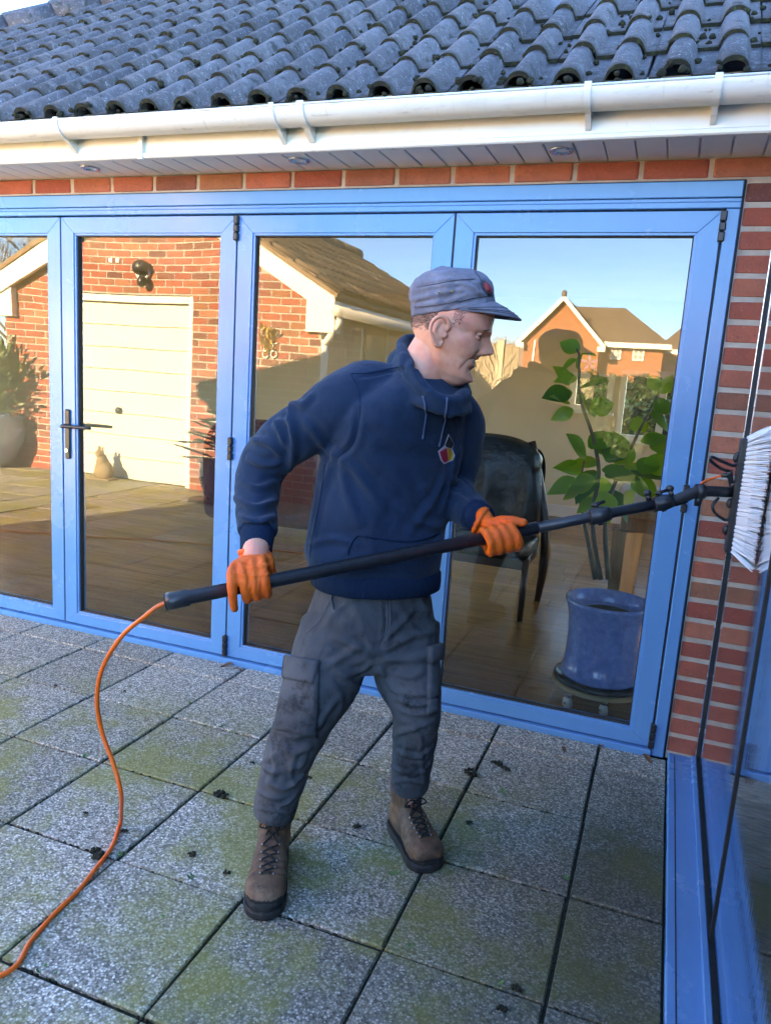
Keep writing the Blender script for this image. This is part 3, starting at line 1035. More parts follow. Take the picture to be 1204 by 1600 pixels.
def mitred(x0, x1, z0, z1, wl, wr, wb, wt, y0, y1, c):
    mb = MB()
    xi0, xi1, zi0, zi1 = x0+wl, x1-wr, z0+wb, z1-wt
    mb.add(*member([(x0, z0), (x1, z0), (xi1, zi0), (xi0, zi0)], y0, y1, c))
    mb.add(*member([(x1, z0), (x1, z1), (xi1, zi1), (xi1, zi0)], y0, y1, c))
    mb.add(*member([(x1, z1), (x0, z1), (xi0, zi1), (xi1, zi1)], y0, y1, c))
    mb.add(*member([(x0, z1), (x0, z0), (xi0, zi0), (xi0, zi1)], y0, y1, c))
    return mb
hinge_mb = MB()
for a, b in ((0.0, 0.034), (0.036, 0.066), (0.068, 0.104)):
    hinge_mb.add(*cbox(-0.011, 0.011, -0.020, 0.004, a, b, 0.004))
HINGE = hinge_mb.mesh('hinge', MT['black'])
PILLOW = [-0.0026, 0.0009, 0.0007, -0.0005]
for i in range(4):
    a, b = XD[i]+0.004, XD[i+1]-0.004
    panel = mitred(a, b, 0.030, 2.050, 0.074, 0.074, 0.056, 0.072, 0.0, 0.062, 0.0018).build('door_panel', MT['blue'], house)
    ga, gb, gz0, gz1 = a+0.074, b-0.074, 0.086, 1.978
    mitred(ga-0.001, gb+0.001, gz0-0.001, gz1+0.001, 0.011, 0.011, 0.011, 0.011, 0.006, 0.06, 0.0012).build('glazing_bead', MT['blue'], panel)
    mitred(ga+0.009, gb-0.009, gz0+0.009, gz1-0.009, 0.005, 0.005, 0.005, 0.005, 0.016, 0.04, 0.0).build('gasket', MT['gasket'], panel)
    nx, nz = 24, 48
    V, F = [], []
    for iz in range(nz+1):
        for ix in range(nx+1):
            sx, sz = 2*ix/nx-1, 2*iz/nz-1
            A = PILLOW[i]
            V.append((ga+0.008+(gb-ga-0.016)*ix/nx, 0.027-A*(1-sx*sx)*(1-sz**4)+0.00007*math.sin(5.3*sx+7.1*sz+i*2)*(1-sx*sx)*(1-sz*sz), gz0+0.008+(gz1-gz0-0.016)*iz/nz))
    for iz in range(nz):
        for ix in range(nx):
            q = iz*(nx+1)+ix
            F.append((q, q+1, q+nx+2, q+nx+1))
    obj('glass_pane', V, F, MT['glass'], panel, True)
    if i in (1, 3):
        xh = XD[i+1] if i == 3 else XD[2]
        for zz in (0.030, 0.980, 1.944):
            inst('hinge', HINGE, panel, (xh, 0.0, zz))
    if i == 1:
        hx = -2.781
        pl = MB().add(*cbox(hx-0.017, hx+0.017, -0.011, 0.0, 0.892, 1.140, 0.006))
        hnd = pl.build('door_handle', MT['black'], panel)
        lv = MB().tube([(hx, -0.008, 1.058), (hx, -0.040, 1.058), (hx+0.012, -0.052, 1.058), (hx+0.06, -0.054, 1.060), (hx+0.178, -0.050, 1.062)], [0.011, 0.010, 0.0095, 0.009, 0.008], 12, True, 4)
        lv.build('lever', MT['black'], hnd, True)
        V, F = tube([(hx, -0.018, 0.935), (hx, 0.0, 0.935)], 0.009, 16)
        obj('lock_cylinder', V, F, MT['chrome'], hnd)
# rubber behind the panel joints, so that the gaps read black
for x in XD[1:]:
    MB().box(x-0.0038, x+0.0038, 0.006, 0.05, 0.032, 2.052).build('joint_seal', MT['gasket'], frame)

# the glazed side of the house (right)
wing = MB()
wing.box(0.176, 0.300, -3.6, -0.001, -0.01, 0.026, 0.004)
sill = wing.build('side_window_sill', MT['blue'], house)
MB().box(GX-0.026, GX-0.0075, -3.54, -0.013, 0.0262, 0.040, 0.003).build('sill_bead', MT['blue'], sill)
MB().box(0.198, 0.2015, -3.55, -0.02, 0.0255, 0.0267).build('drip_groove', MT['gasket'], sill)
MB().box(0.300, 0.36, -3.6, -0.001, 2.09, 2.22, 0.003).box(0.300, 0.36, -3.6, -3.54, 0.027, 2.09, 0.003).build('side_window_frame', MT['blue'], house)
for (y0, y1) in ((-1.047, -0.012), (-3.54, -1.067)):
    n = 20
    V, F = [], []
    for i in range(n+1):
        for kz in range(n+1):
            V.append((GX, y0+(y1-y0)*i/n, 0.034+2.06*kz/n))
    for i in range(n):
        for kz in range(n):
            q = i*(n+1)+kz
            F.append((q, q+1, q+n+2, q+n+1))
    obj('side_glass_pane', V, F, MT['wet_glass'], house, True)
MB().box(GX-0.0045, GX+0.006, -1.0665, -1.0475, 0.030, 2.09).box(GX-0.007, GX+0.006, -3.54, -0.0115, 0.026, 0.0345).box(GX-0.0085, GX+0.006, -0.0115, -0.001, 0.0265, 2.09).build('side_glass_seal', MT['gasket'], house)
MB().box(GX-0.0115, GX-0.0088, -0.0125, -0.002, 0.0265, 2.09).build('glass_edge_trim', MT['chrome'], house)
wi = MB()
wi.box(0.34, 2.2, -3.6, 0.003, -0.05, 0.02)
wi.box(0.30, 2.2, -3.7, -3.605, -0.05, 2.22)
wi.box(2.2, 2.3, -3.6, 0.003, -0.05, 2.22)
wi.box(0.525, 2.2, 0.003, 0.03, -0.05, 2.22)
MB().box(0.31, 2.35, -3.75, -0.34, 2.222, 2.45).build('side_roof', MT['pvc'], house)
wi.build('side_room_shell', MT['dark_walnut'], house)

# ------------------------------------------------------------------ the garage across the patio (seen in the door glass)
GY, GXL, GXR, GRX = -4.05, -7.60, -3.37, -5.485
GS, GE = 0.56, 2.09
def gtop(x):
    return GE+GS*(min(x-GXL, GXR-x))
garage = thing('garage', (-5.5, -4.1, 0.0), 'brick garage with cream up-and-over door and white gable boards', 'garage')
mw = MB()
gd0, gd1, gdz = -7.01, -4.885, 2.11
def prism(poly, y0, y1):
    n = len(poly)
    V = [(x, y0, z) for x, z in poly]+[(x, y1, z) for x, z in poly]
    F = [tuple(range(n)), tuple(range(2*n-1, n-1, -1))]+[(i, n+i, n+(i+1) % n, (i+1) % n) for i in range(n)]
    return V, F
mw.add(*prism([(GXL, 0), (gd0, 0), (gd0, gdz), (GXL, gdz)], GY-0.005, GY-0.20))
mw.add(*prism([(gd1, 0), (GXR, 0), (GXR, gdz), (gd1, gdz)], GY-0.005, GY-0.20))
mw.add(*prism([(GXL, gdz), (GXR, gdz), (GXR, GE+.02), (GRX, gtop(GRX)), (GXL, GE+.02)], GY-0.005, GY-0.20))
gfront = mw.build('front_wall', MT['mortar'], garage)
lst = bond(GXL, GXR, -0.012, 3.4, holes=[(gd0-0.005, gd1+0.005, -1, gdz)], top=gtop)
def seen(b):
    x, zz = (b[0]+b[1])/2, (b[2]+b[3])/2
    return (0 if x > gd0-0.25 else 1)+(0.5 if zz < 0.25 else 0)+(abs(zz-1.8)*0.01)
place_bricks(gfront, lst, 'x', GY, 0.09, +1, 300, seen)
gs = MB().box(GXR-0.20, GXR-0.005, -9.6, GY-0.2, 0, GE+0.1).box(GXL, GXL+0.2, -9.6, GY-0.2, 0, GE+0.1).build('side_wall', MT['mortar'], garage)
sl = bond(-9.6, GY-0.09, -0.012, GE, holes=[(-6.02, -5.10, -1, 2.02)])
place_bricks(gs, sl, 'y', GXR, 0.09, +1, 160, lambda b: -b[0]-(b[2] > 1.2)*1.5)
MB().box(GXL, GXR, -9.8, -9.6, 0, GE).build('rear_wall', MT['brick'], garage)
# garage door
gf = MB()
gf.box(gd0, gd0+0.075, GY-0.10, GY-0.03, 0, gdz, 0.004)
gf.box(gd1-0.075, gd1, GY-0.10, GY-0.03, 0, gdz, 0.004)
gf.box(gd0+0.076, gd1-0.076, GY-0.10, GY-0.031, gdz-0.085, gdz, 0.004)
gframe = gf.build('door_surround', MT['barge'], garage)
gdoor = MB().box(gd0+0.078, gd1-0.078, GY-0.13, GY-0.112, 0.01, gdz-0.087).build('garage_door', MT['door_white'], garage)
n = 8
hp = (gdz-0.10)/n
for i in range(n):
    MB().box(gd0+0.08, gd1-0.08, GY-0.1115, GY-0.088, 0.012+i*hp, 0.012+(i+1)*hp-0.007, 0.005).build('door_slat', MT['door_white'], gdoor)
q = at(180, 662, -GY+0.09)
V, F = ellipsoid((q[0], GY-0.075, 0.80), (0.05, 0.03, 0.04))
obj('door_handle', V, F, MT['black'], gdoor, True)
for u in (181, 190):
    q = at(u, 529, -GY+0.09)
    MB().box(q[0]-0.018, q[0]+0.018, GY-0.0875, GY-0.083, q[2]-0.03, q[2]+0.03, 0.001).build('door_vent', MT['soffit'], gdoor)
for u in (167, 178):
    q = at(u, 403, -GY)
    MB().box(q[0]-0.028, q[0]+0.028, GY+0.001, GY+0.014, q[2]-0.025, q[2]+0.025, 0.003).build('wall_vent', MT['barge'], garage)
# barge boards, boxed ends
for sgn, xe in ((1, GXR), (-1, GXL)):
    xt = GRX
    ex = xe+sgn*0.16
    ze = GE-GS*0.16
    poly = [(xt, gtop(GRX)+0.16), (ex, ze+0.16), (ex, ze-0.07), (xt, gtop(GRX)-0.07)]
    b = MB().add(*prism(poly if sgn > 0 else poly[::-1], GY+0.045, GY+0.085))
    b.build('barge_board', MT['barge'], garage)
    bx = [(xe-sgn*0.16, GE+0.02), (ex, ze-0.055), (ex, ze-0.21), (xe-sgn*0.16, ze-0.21)]
    MB().add(*prism(bx if sgn > 0 else bx[::-1], GY-0.10, GY+0.062)).build('boxed_eave', MT['barge'], garage)
# roof slabs and tiles
gp = math.atan(GS)
def slope_pt(sgn, s, y):
    return np.array([GRX+sgn*s*math.cos(gp), y, gtop(GRX)+0.19-s*math.sin(gp)])
SL = (GXR+0.19-GRX)/math.cos(gp)
groof = None
rb = MB()
for sgn in (1, -1):
    a, b, c, d = slope_pt(sgn, 0, GY+0.10), slope_pt(sgn, SL, GY+0.10), slope_pt(sgn, SL, -9.9), slope_pt(sgn, 0, -9.9)
    dn = np.array([0, 0, -0.05])
    V = [a, b, c, d, a+dn, b+dn, c+dn, d+dn]
    F = [(0, 1, 2, 3), (7, 6, 5, 4), (0, 4, 5, 1), (1, 5, 6, 2), (2, 6, 7, 3), (3, 7, 4, 0)]
    rb.add(V, F)
groof = rb.build('roof', MT['brown_tile'], garage)
GT = TILE.copy()
GT.materials.clear()
GT.materials.append(MT['brown_tile'])
GT.materials.append(MT['moss'])
rows = int(SL/0.30)
cnt = 0
for r in range(rows):
    s = SL-0.0-r*0.30
    for c in range(17):
        y = GY+0.10-0.163-c*0.326
        p = slope_pt(1, s+0.02, y)
        o = inst('roof_tile', GT, groof, (p[0]+0.018*math.sin(gp), p[1]+random.uniform(-.004, .004), p[2]+0.03), (gp-0.05+random.uniform(-.015, .015), random.uniform(-.02, .02), math.pi/2+random.uniform(-.01, .01)), (1, 1, 1))
        cnt += 1
for c in range(14):
    a = slope_pt(1, 0, GY+0.10-c*0.42)+np.array([0, 0, 0.03])
    V, F = tube([a, a+np.array([0, -0.43, 0])], [0.115, 0.108], 12)
    obj('ridge_tile', V, F, MT['brown_tile'], groof, True)
gx, gz = GXR+0.20, GE-0.09
V, F = tube([(gx, GY+0.12, gz), (gx, -9.8, gz)], 0.055, 14)
ggut = obj('gutter', V, F, MT['pvc'], garage, True)
MB().box(GXR+0.02, GXR+0.155, -9.8, GY+0.04, gz-0.03, gz+0.10).build('fascia_board', MT['barge'], garage)
dp = MB().tube([(gx, GY+0.02, gz-0.02), (gx-0.01, GY+0.02, gz-0.12), (GXR+0.05, GY+0.0, gz-0.32), (GXR+0.045, GY+0.0, gz-0.45), (GXR+0.045, GY+0.0, 0.02)], 0.036, 12, True, 4)
dpo = dp.build('downpipe', MT['barge'], garage, True)
for zz in (gz-0.30, gz-0.46, 0.9):
    V, F = tube([(GXR+0.046, GY, zz-0.02), (GXR+0.046, GY, zz+0.02)], 0.043, 12)
    obj('pipe_collar', V, F, MT['barge'], dpo)
sdm = MB().box(GXR-0.05, GXR-0.005, -6.0, -5.12, 0.0, 2.0, 0.004).build('side_door', MT['pvc'], garage)
MB().box(GXR-0.004, GXR+0.004, -5.85, -5.27, 1.05, 1.85, 0.002).build('door_pane', MT['win_glass'], sdm)
MB().box(GXR-0.006, GXR+0.012, -6.01, -5.98, 0, 2.015).box(GXR-0.006, GXR+0.012, -5.13, -5.10, 0, 2.015).build('door_trim', MT['pvc'], sdm)
# bulkhead lamp on the gable
lamp = MB()
lx, lz = -5.54, 2.345
V, F = tube([(lx, GY-0.0, lz), (lx, GY+0.05, lz)], 0.085, 20)
wl = obj('wall_light', V, F, MT['barge'], garage)
V, F = ellipsoid((lx+0.0, GY+0.075, lz+0.05), (0.095, 0.075, 0.085))
obj('lamp_hood', V, F, MT['black'], wl, True)
V, F = ellipsoid((lx+0.035, GY+0.09, lz-0.10), (0.055, 0.05, 0.065))
obj('sensor', V, F, MT['black'], wl, True)
# gilt flower ornament on the wall with the two sixes below
orn = thing('wall_ornament', (-3.97, GY+0.01, 1.5), 'small gilt leaf spray hung on the garage wall above number 66', 'ornament')
oc = at(412, 528, -GY-0.02)
ob = MB()
for k in range(34):
    a = random.uniform(0, 2*math.pi); r = random.uniform(0.02, 0.16)
    c = np.array([oc[0]+r*math.cos(a)*0.8, GY+random.uniform(0.02, 0.06), oc[2]+r*math.sin(a)*1.0])
    L = random.uniform(0.025, 0.05)
    b = random.uniform(0, 2*math.pi)
    d1 = np.array([math.cos(b), 0.3, math.sin(b)])*L; d2 = np.array([-math.sin(b), 0.2, math.cos(b)])*L*0.4
    ob.add([c-d1, c-d2+np.array([0, .01, 0]), c+d1, c+d2+np.array([0, .01, 0])], [(0, 1, 2, 3)])
for k in range(7):
    a = 0.4+k*0.85
    ob.tube([(oc[0], GY+0.02, oc[2]-0.15), (oc[0]+0.05*math.cos(a), GY+0.03, oc[2]-0.05), (oc[0]+0.12*math.cos(a), GY+0.03, oc[2]+0.13*math.sin(a))], 0.004, 5, True, 3)
ob.build('leaf_spray', MT['gold'], orn)
for k, u in enumerate((408, 421)):
    q = at(u, 553, -GY)
    pts = [(q[0]+0.035*math.cos(a)*(1 if a < 6.0 else 1), GY+0.015, q[2]+0.035*math.sin(a)) for a in np.linspace(2.4, 2.4+6.2, 16)]
    pts = [(q[0]+0.045, GY+0.015, q[2]+0.12), (q[0]-0.015, GY+0.015, q[2]+0.09)]+pts
    V, F = tube(pts, 0.008, 6, True, 2)
    obj('number_six', V, F, MT['barge'], orn, True)

# ------------------------------------------------------------------ pots and ornament by the garage
def pot_profile(R, H):
    return [(R*0.62, 0), (R*0.75, H*0.12), (R*0.97, H*0.5), (R, H*0.72), (R*0.93, H*0.92), (R*1.0, H*0.96), (R*1.0, H), (R*0.88, H), (R*0.84, H*0.88)]
def shrub(th_, c, rx, rz, n, leaf, mat, pointed=False, up=0.5):
    mb = MB()
    st = MB()
    for k in range(14):
        a = random.uniform(0, 2*math.pi); r = random.uniform(0.2, 0.9)*rx
        st.tube([(c[0], c[1], c[2]-rz*0.9), (c[0]+r*0.4*math.cos(a), c[1]+r*0.4*math.sin(a), c[2]-rz*0.1), (c[0]+r*math.cos(a), c[1]+r*math.sin(a), c[2]+rz*random.uniform(0, .9))], [0.012, 0.008, 0.003], 5, True, 3)
    for k in range(n):
        v = rng.normal(size=3); v /= np.linalg.norm(v)
        rr = random.random()**0.4
        lump = 1+0.35*math.sin(5*v[0]+3*v[2]+k % 3)*0.6
        p = np.array(c)+v*np.array([rx, rx, rz])*rr*lump
        d = v*(1-up)+np.array([0, 0, up])+rng.normal(size=3)*0.35
        d /= np.linalg.norm(d)
        L = leaf*random.uniform(0.6, 1.3)
        s = np.cross(d, rng.normal(size=3)); s /= np.linalg.norm(s)
        w = L*(0.14 if pointed else 0.3)
        mb.add([p, p+d*L*0.5+s*w, p+d*L, p+d*L*0.5-s*w], [(0, 1, 2, 3)])
    mb.build('foliage', mat, th_)
    st.build('stem', MT['stem'], th_)
t_ = thing('potted_shrub', (-7.65, -4.0, 0), 'tall bushy shrub in a large pale blue glazed pot left of the garage door', 'potted plant')
V, F = lathe(pot_profile(0.40, 0.62), (-7.75, -3.85, 0.0), 36)
obj('pot', V, F, plain('pale_blue_glaze', (0.20, 0.27, 0.44), 0.18, 0.15, 10), t_, True)
shrub(t_, (-7.75, -3.85, 1.05), 0.44, 0.52, 1500, 0.13, plain('bay_leaf', (0.085, 0.12, 0.030), 0.5, 0.5, 25), True, 0.55)
t_ = thing('potted_conifer', (-4.22, -3.62, 0), 'small dark conifer in a navy pot in shade beside the garage', 'potted plant')
V, F = lathe(pot_profile(0.22, 0.40), (-4.20, -3.62, 0.03), 32)
obj('pot', V, F, plain('navy_glaze', (0.02, 0.035, 0.10), 0.2, 0.2, 10), t_, True)
MB().box(-4.46, -3.96, -3.84, -3.40, 0.0, 0.03, 0.006).build('pot_tray', MT['black'], t_)
mb = MB()
for k in range(60):
    a = random.uniform(0, 2*math.pi); zz = random.uniform(0.0, 1.0)
    L = (0.42*(1-zz)**0.8+0.08)*random.uniform(0.6, 1.1)
    p0 = np.array([-4.20, -3.62, 0.42+zz*0.52])
    d = np.array([math.cos(a), math.sin(a), random.uniform(-0.1, 0.35)])
    for j in range(16):
        p = p0+d*L*(0.25+0.75*j/15)
        for sg in (-1, 1):
            s = np.array([-math.sin(a), math.cos(a), 0])*sg*0.6+d*0.8+np.array([0, 0, random.uniform(-.2, .3)])
            n_ = s/np.linalg.norm(s)*random.uniform(0.05, 0.085)
            w = np.array([0, 0, 0.008])
            mb.add([p-w, p+n_, p+w], [(0, 1, 2)])
mb.build('foliage', MT['dark_leaf'], t_)
V, F = tube([(-4.20, -3.62, 0.38), (-4.20, -3.62, 0.9)], [0.018, 0.006], 6)
obj('stem', V, F, MT['stem'], t_)
t_ = thing('stone_ornament', (-6.03, -3.93, 0), 'small weathered stone garden ornament standing before the garage door', 'ornament')
ob = MB()
ob.add(*ellipsoid((-6.03, -3.93, 0.10), (0.13, 0.10, 0.12)))
ob.add(*ellipsoid((-6.06, -3.93, 0.20), (0.075, 0.07, 0.10)))
ob.add(*ellipsoid((-6.08, -3.91, 0.29), (0.055, 0.05, 0.05)))
ob.add(*ellipsoid((-6.10, -3.92, 0.345), (0.018, 0.015, 0.045))); ob.add(*ellipsoid((-6.05, -3.92, 0.345), (0.018, 0.015, 0.045)))
V = np.array(ob.V)
V += np.stack([vnoise(V, 30, 3), vnoise(V, 30, 4), vnoise(V, 30, 5)], 1)*0.012
V[:, 2] = np.maximum(V[:, 2], 0.001)
obj('figure', V, ob.F, MT['stone'], t_, True)
MB().box(-6.19, -5.89, -4.04, -3.83, 0.0, 0.022, 0.005).build('plinth', MT['stone'], t_)

# ------------------------------------------------------------------ fence, far houses, trees
fence = thing('garden_fence', (-2.6, -7.0, 0), 'weathered wooden fence panels standing beside the garage', 'fence')
def ftop(x): return 1.97+(-3.3-x)*0.07
x = -3.32
fl = MB()
while x < -1.92:
    if any(abs(x-px) < 0.055 for px in (-2.95, -2.18)):
        MB().box(x-0.01, x+0.085, -7.06, -6.96, 0, ftop(x)+0.06, 0.006).build('post', MT['render'], fence)
        x += 0.09
        continue
    MB().box(x, x+0.092, -7.02+random.uniform(-.004, .004), -6.995, 0.03, ftop(x), 0.003).build('board', MT['fence_wood'], fence)
    x += 0.096
MB().box(-3.34, -1.90, -7.055, -7.022, 1.55, 1.62).box(-3.34, -1.90, -7.055, -7.022, 0.4, 0.47).build('rail', MT['fence_wood'], fence)
cl = thing('dry_climber', (-2.5, -6.95, 0), 'pale dry tangle of climber stems covering the fence', 'plant')
cm = MB()
for k in range(170):
    x0 = random.uniform(-3.3, -1.95)
    pts = []
    xx, zz = x0, random.uniform(0.2, 1.4)
    a = random.uniform(0.6, 2.5)
    for j in range(7):
        pts.append((xx, -6.96+random.uniform(-.02, .03), min(zz, ftop(xx)+0.05)))
        a += random.uniform(-.9, .9)
        xx += math.cos(a)*0.10; zz += math.sin(a)*0.11
        xx = min(max(xx, -3.3), -1.95)
    cm.tube(pts, [0.007]*6+[0.003], 4, True, 2)
cm.build('stem_tangle', plain('dry_stem', (0.62, 0.54, 0.40), 0.9, 0.2, 20), cl)

def brick_far(name, a, b, mort):
    t = NT(name)
    br = t.n('ShaderNodeTexBrick')
    br.inputs['Scale'].default_value = 4.4
    br.inputs['Color1'].default_value = (*a, 1); br.inputs['Color2'].default_value = (*b, 1)
    br.inputs['Mortar'].default_value = (*mort, 1)
    br.inputs['Mortar Size'].default_value = 0.02
    br.inputs['Row Height'].default_value = 0.33
    c = t.n('ShaderNodeTexCoord'); mp = t.n('ShaderNodeMapping')
    mp.inputs['Rotation'].default_value = (math.pi/2, 0, 0)
    t.l(c.outputs['Object'], mp.inputs[0]); t.l(mp.outputs[0], br.inputs[0])
    t.set(Base_Color=br.outputs[0], Roughness=0.9)
    return t.m
FB = brick_far('far_brick', (0.40, 0.13, 0.055), (0.30, 0.095, 0.045), (0.42, 0.28, 0.18))
FR = plain('far_roof_tile', (0.155, 0.115, 0.085), 0.9, 0.25, 1.5)
def fp(u, v, Y=50.0):
    q = at(u, v, Y)
    return (q[0], -Y, q[2])
fh = thing('brick_house', (-6.0, -50, 0), 'far two-storey orange brick house with white trimmed front gable', 'house')
gl, ga_, gr = fp(822, 527), fp(882, 466), fp(936, 527)
rr = fp(1031, 533)
zE = (gl[2]+gr[2])/2
w_ = MB()
w_.add(*prism([(gl[0], 0), (gr[0], 0), (gr[0], zE), (ga_[0], ga_[2]-0.25), (gl[0], zE)], -50.0, -58.0))
w_.add(*prism([(gr[0], 0), (rr[0], 0), (rr[0], zE-0.1), (gr[0], zE-0.1)], -51.5, -58.0))
w_.build('wall', FB, fh)
rg1, rg2 = fp(898, 478), fp(966, 478)
zr = rg1[2]+0.4
rm = MB()
xl, xr_ = gl[0]-0.4, rr[0]+0.5
rm.add([(gr[0]-1.5, -51.0, zE-0.15), (xr_, -51.0, zE-0.15), (rg2[0], -55, zr), (ga_[0], -55, zr), (xr_, -59, zE-.15), (xl, -59, zE-.15)], [(0, 1, 2, 3), (1, 4, 2), (3, 2, 4, 5)])
ap = (ga_[0], ga_[2]+0.05)
ov = 0.45
sg = (ap[1]-zE)/(ap[0]-gl[0])
rm.add([(ap[0], -49.6, ap[1]), (gl[0]-ov, -49.6, zE-sg*ov), (gl[0]-ov, -56, zE-sg*ov), (ap[0], -56, ap[1]), (gr[0]+ov, -49.6, zE-sg*ov), (gr[0]+ov, -56, zE-sg*ov)], [(0, 1, 2, 3), (0, 3, 5, 4)])
rf = rm.build('roof', FR, fh)
V, F = ellipsoid((ap[0], -49.6, ap[1]+0.1), (0.18, 0.18, 0.25))
obj('finial', V, F, FR, rf, True)
for s_, xe in ((-1, gl[0]-ov), (1, gr[0]+ov)):
    poly = [(ap[0], ap[1]+0.05), (xe, zE-sg*ov+0.05), (xe, zE-sg*ov-0.30), (ap[0], ap[1]-0.32)]
    MB().add(*prism(poly, -49.62, -49.5)).build('barge_board', MT['barge'], fh)
    MB().box(min(xe, xe-s_*0.5), max(xe, xe-s_*0.5), -50.1, -49.45, zE-sg*ov-0.35, zE-sg*ov-0.02).build('boxed_eave', MT['barge'], fh)
MB().box(gr[0]+0.2, xr_, -51.4, -50.95, zE-0.45, zE-0.12).build('fascia_board', MT['barge'], fh)
pd = fp(834, 560)
MB().box(pd[0]-0.05, pd[0]+0.05, -49.98, -49.9, 0, zE-0.3).build('downpipe', MT['barge'], fh)
def far_window(parent, u0, v0, u1, v1, Y, yp, nx=2, nz=3):
    a, b = fp(u0, v1, Y), fp(u1, v0, Y)
    x0, x1, z0, z1 = min(a[0], b[0]), max(a[0], b[0]), min(a[2], b[2]), max(a[2], b[2])
    f = MB()
    t = 0.10
    f.box(x0, x1, yp, yp+0.10, z0, z0+t); f.box(x0, x1, yp, yp+0.10, z1-t, z1)
    f.box(x0, x0+t, yp, yp+0.10, z0+t, z1-t); f.box(x1-t, x1, yp, yp+0.10, z0+t, z1-t)
    for i in range(1, nx):
        x = x0+(x1-x0)*i/nx; f.box(x-0.04, x+0.04, yp, yp+0.09, z0+t, z1-t)
    for i in range(1, nz):
        z = z0+(z1-z0)*i/nz; f.box(x0+t, x1-t, yp, yp+0.08, z-0.035, z+0.035)
    w = f.build('window', MT['barge'], parent)
    MB().box(x0+0.05, x1-0.05, yp-0.04, yp+0.03, z0+0.05, z1-0.05).build('pane', plain('net_curtained_pane', (0.36, 0.35, 0.32), 0.2, 0.2, 2), w)
far_window(fh, 866, 520, 886, 553, 50, -50.0)
far_window(fh, 948, 532, 968, 560, 50, -51.5)
far_window(fh, 982, 532, 1003, 562, 50, -51.5)
f2 = thing('neighbouring_house', (0, -60, 0), 'far house with low hipped tiled roof beside the gabled house', 'house')
a, b = fp(1024, 552, 60), fp(1110, 560, 60)
MB().box(a[0], b[0]+4, -68, -60, 0, a[2]).build('wall', FB, f2)
MB().box(a[0]-0.4, b[0]+4.4, -60.4, -60.1, a[2]-0.05, a[2]+0.35).build('fascia_board', MT['barge'], f2)
zt = fp(1075, 510, 60)[2]+1.2
MB().add([(a[0]-.4, -60.4, a[2]+.3), (b[0]+4.4, -60.4, a[2]+.3), (b[0]+1, -64, zt+.6), (a[0]+3.0, -64, zt+.6), (a[0]-.4, -68.4, a[2]+.3), (b[0]+4.4, -68.4, a[2]+.3)], [(0, 1, 2, 3), (0, 3, 4), (4, 3, 2, 5), (1, 5, 2)]).build('roof', FR, f2)
f3 = thing('tiled_roof_house', (-16, -58, 0), 'far low house with pale tiled roof behind the fence', 'house')
c0, c1 = fp(700, 560, 58), fp(812, 562, 58)
MB().box(c0[0]-6, c1[0], -66, -58, 0, c0[2]-1.2).build('wall', FB, f3)
MB().add([(c0[0]-6.4, -57.6, c0[2]-1.2), (c1[0]+.4, -57.6, c0[2]-1.2), (c1[0]+.2, -62, c0[2]+1.6), (c0[0]-6.4, -62, c0[2]+1.6), (c1[0]+.4, -66.4, c0[2]-1.2), (c0[0]-6.4, -66.4, c0[2]-1.2)], [(0, 1, 2, 3), (3, 2, 4, 5), (1, 4, 2)]).build('roof', plain('pale_roof_tile', (0.36, 0.25, 0.19), 0.9, 0.15, 2), f3)

def bare_tree(name, loc, h, label, spread=0.55, depth=5, seed=1, thick=0.02, mat=None):
    rnd = random.Random(seed)
    t = thing(name, loc, label, 'tree', 'bare winter trees')
    tr, cr = MB(), MB()
    def grow(p, d, L, r, lev):
        q = p+d*L
        mid = p+d*L*0.5+np.array([rnd.uniform(-1, 1), rnd.uniform(-1, 1), 0])*L*0.06
        (tr if lev == 0 else cr).tube([p, mid, q], [r, r*0.8, r*0.62], 6 if lev < 2 else 3, lev == 0)
        if lev >= depth: return
        for k in range(3 if lev else 5):
            a = rnd.uniform(0, 2*math.pi)
            s = np.array([math.cos(a), math.sin(a), rnd.uniform(-.1, .5)])
            e = d*(1-spread)+s*spread+np.array([0, 0, 0.15])
            e /= np.linalg.norm(e)
            st = p+d*L*rnd.uniform(0.55, 1.0)
            grow(st, e, L*rnd.uniform(0.58, 0.8), r*0.55, lev+1)
    grow(np.array(loc, float), np.array([0, 0, 1.0]), h*0.32, h*thick, 0)
    tr.build('trunk', mat or MT['bark'], t)
    cr.build('crown', mat or MT['bark'], t)
TB = plain('tan_twigs', (0.42, 0.31, 0.17), 0.95, 0.25, 1.0)
TL_ = ['bare tan tree left of the gabled house, just past the fence', 'bare tan tree farthest left behind the fence, near the cap peak', 'bare tan tree hugging the left slope of the white gable', 'bare tan tree right of the gabled house, lowest of that clump', 'bare tan tree over the gap between the two far houses', 'bare tan tree above the low hipped roof at far right', 'bare tan tree behind the right end of the gabled house ridge']
for k, (u, Y, h) in enumerate(((795, 74, 9.0), (745, 78, 9.5), (826, 80, 8.0), (990, 86, 8.5), (1020, 82, 9.2), (1055, 88, 9.5), (955, 92, 8.5))):
    q = fp(u, 560, Y)
    bare_tree('bare_tree', (q[0], q[1], 0), h*1.05, TL_[k], 0.6, 6, 30+k, 0.015, TB)
for k, (u, Y) in enumerate(((20, 13.5), (75, 15))):
    q = fp(u, 430, Y)
    bare_tree('bare_tree', (q[0], q[1], 0), 6.5+k, ('bare dark-branched tree behind the left end of the garage roof', 'second bare tree close behind the garage gable')[k], 0.5, 5, 60+k, 0.012)
hg = thing('back_hedge', (-.5, 8.6, 0), 'dark evergreen hedge behind the house seen through the back windows', 'hedge')
mb = MB()
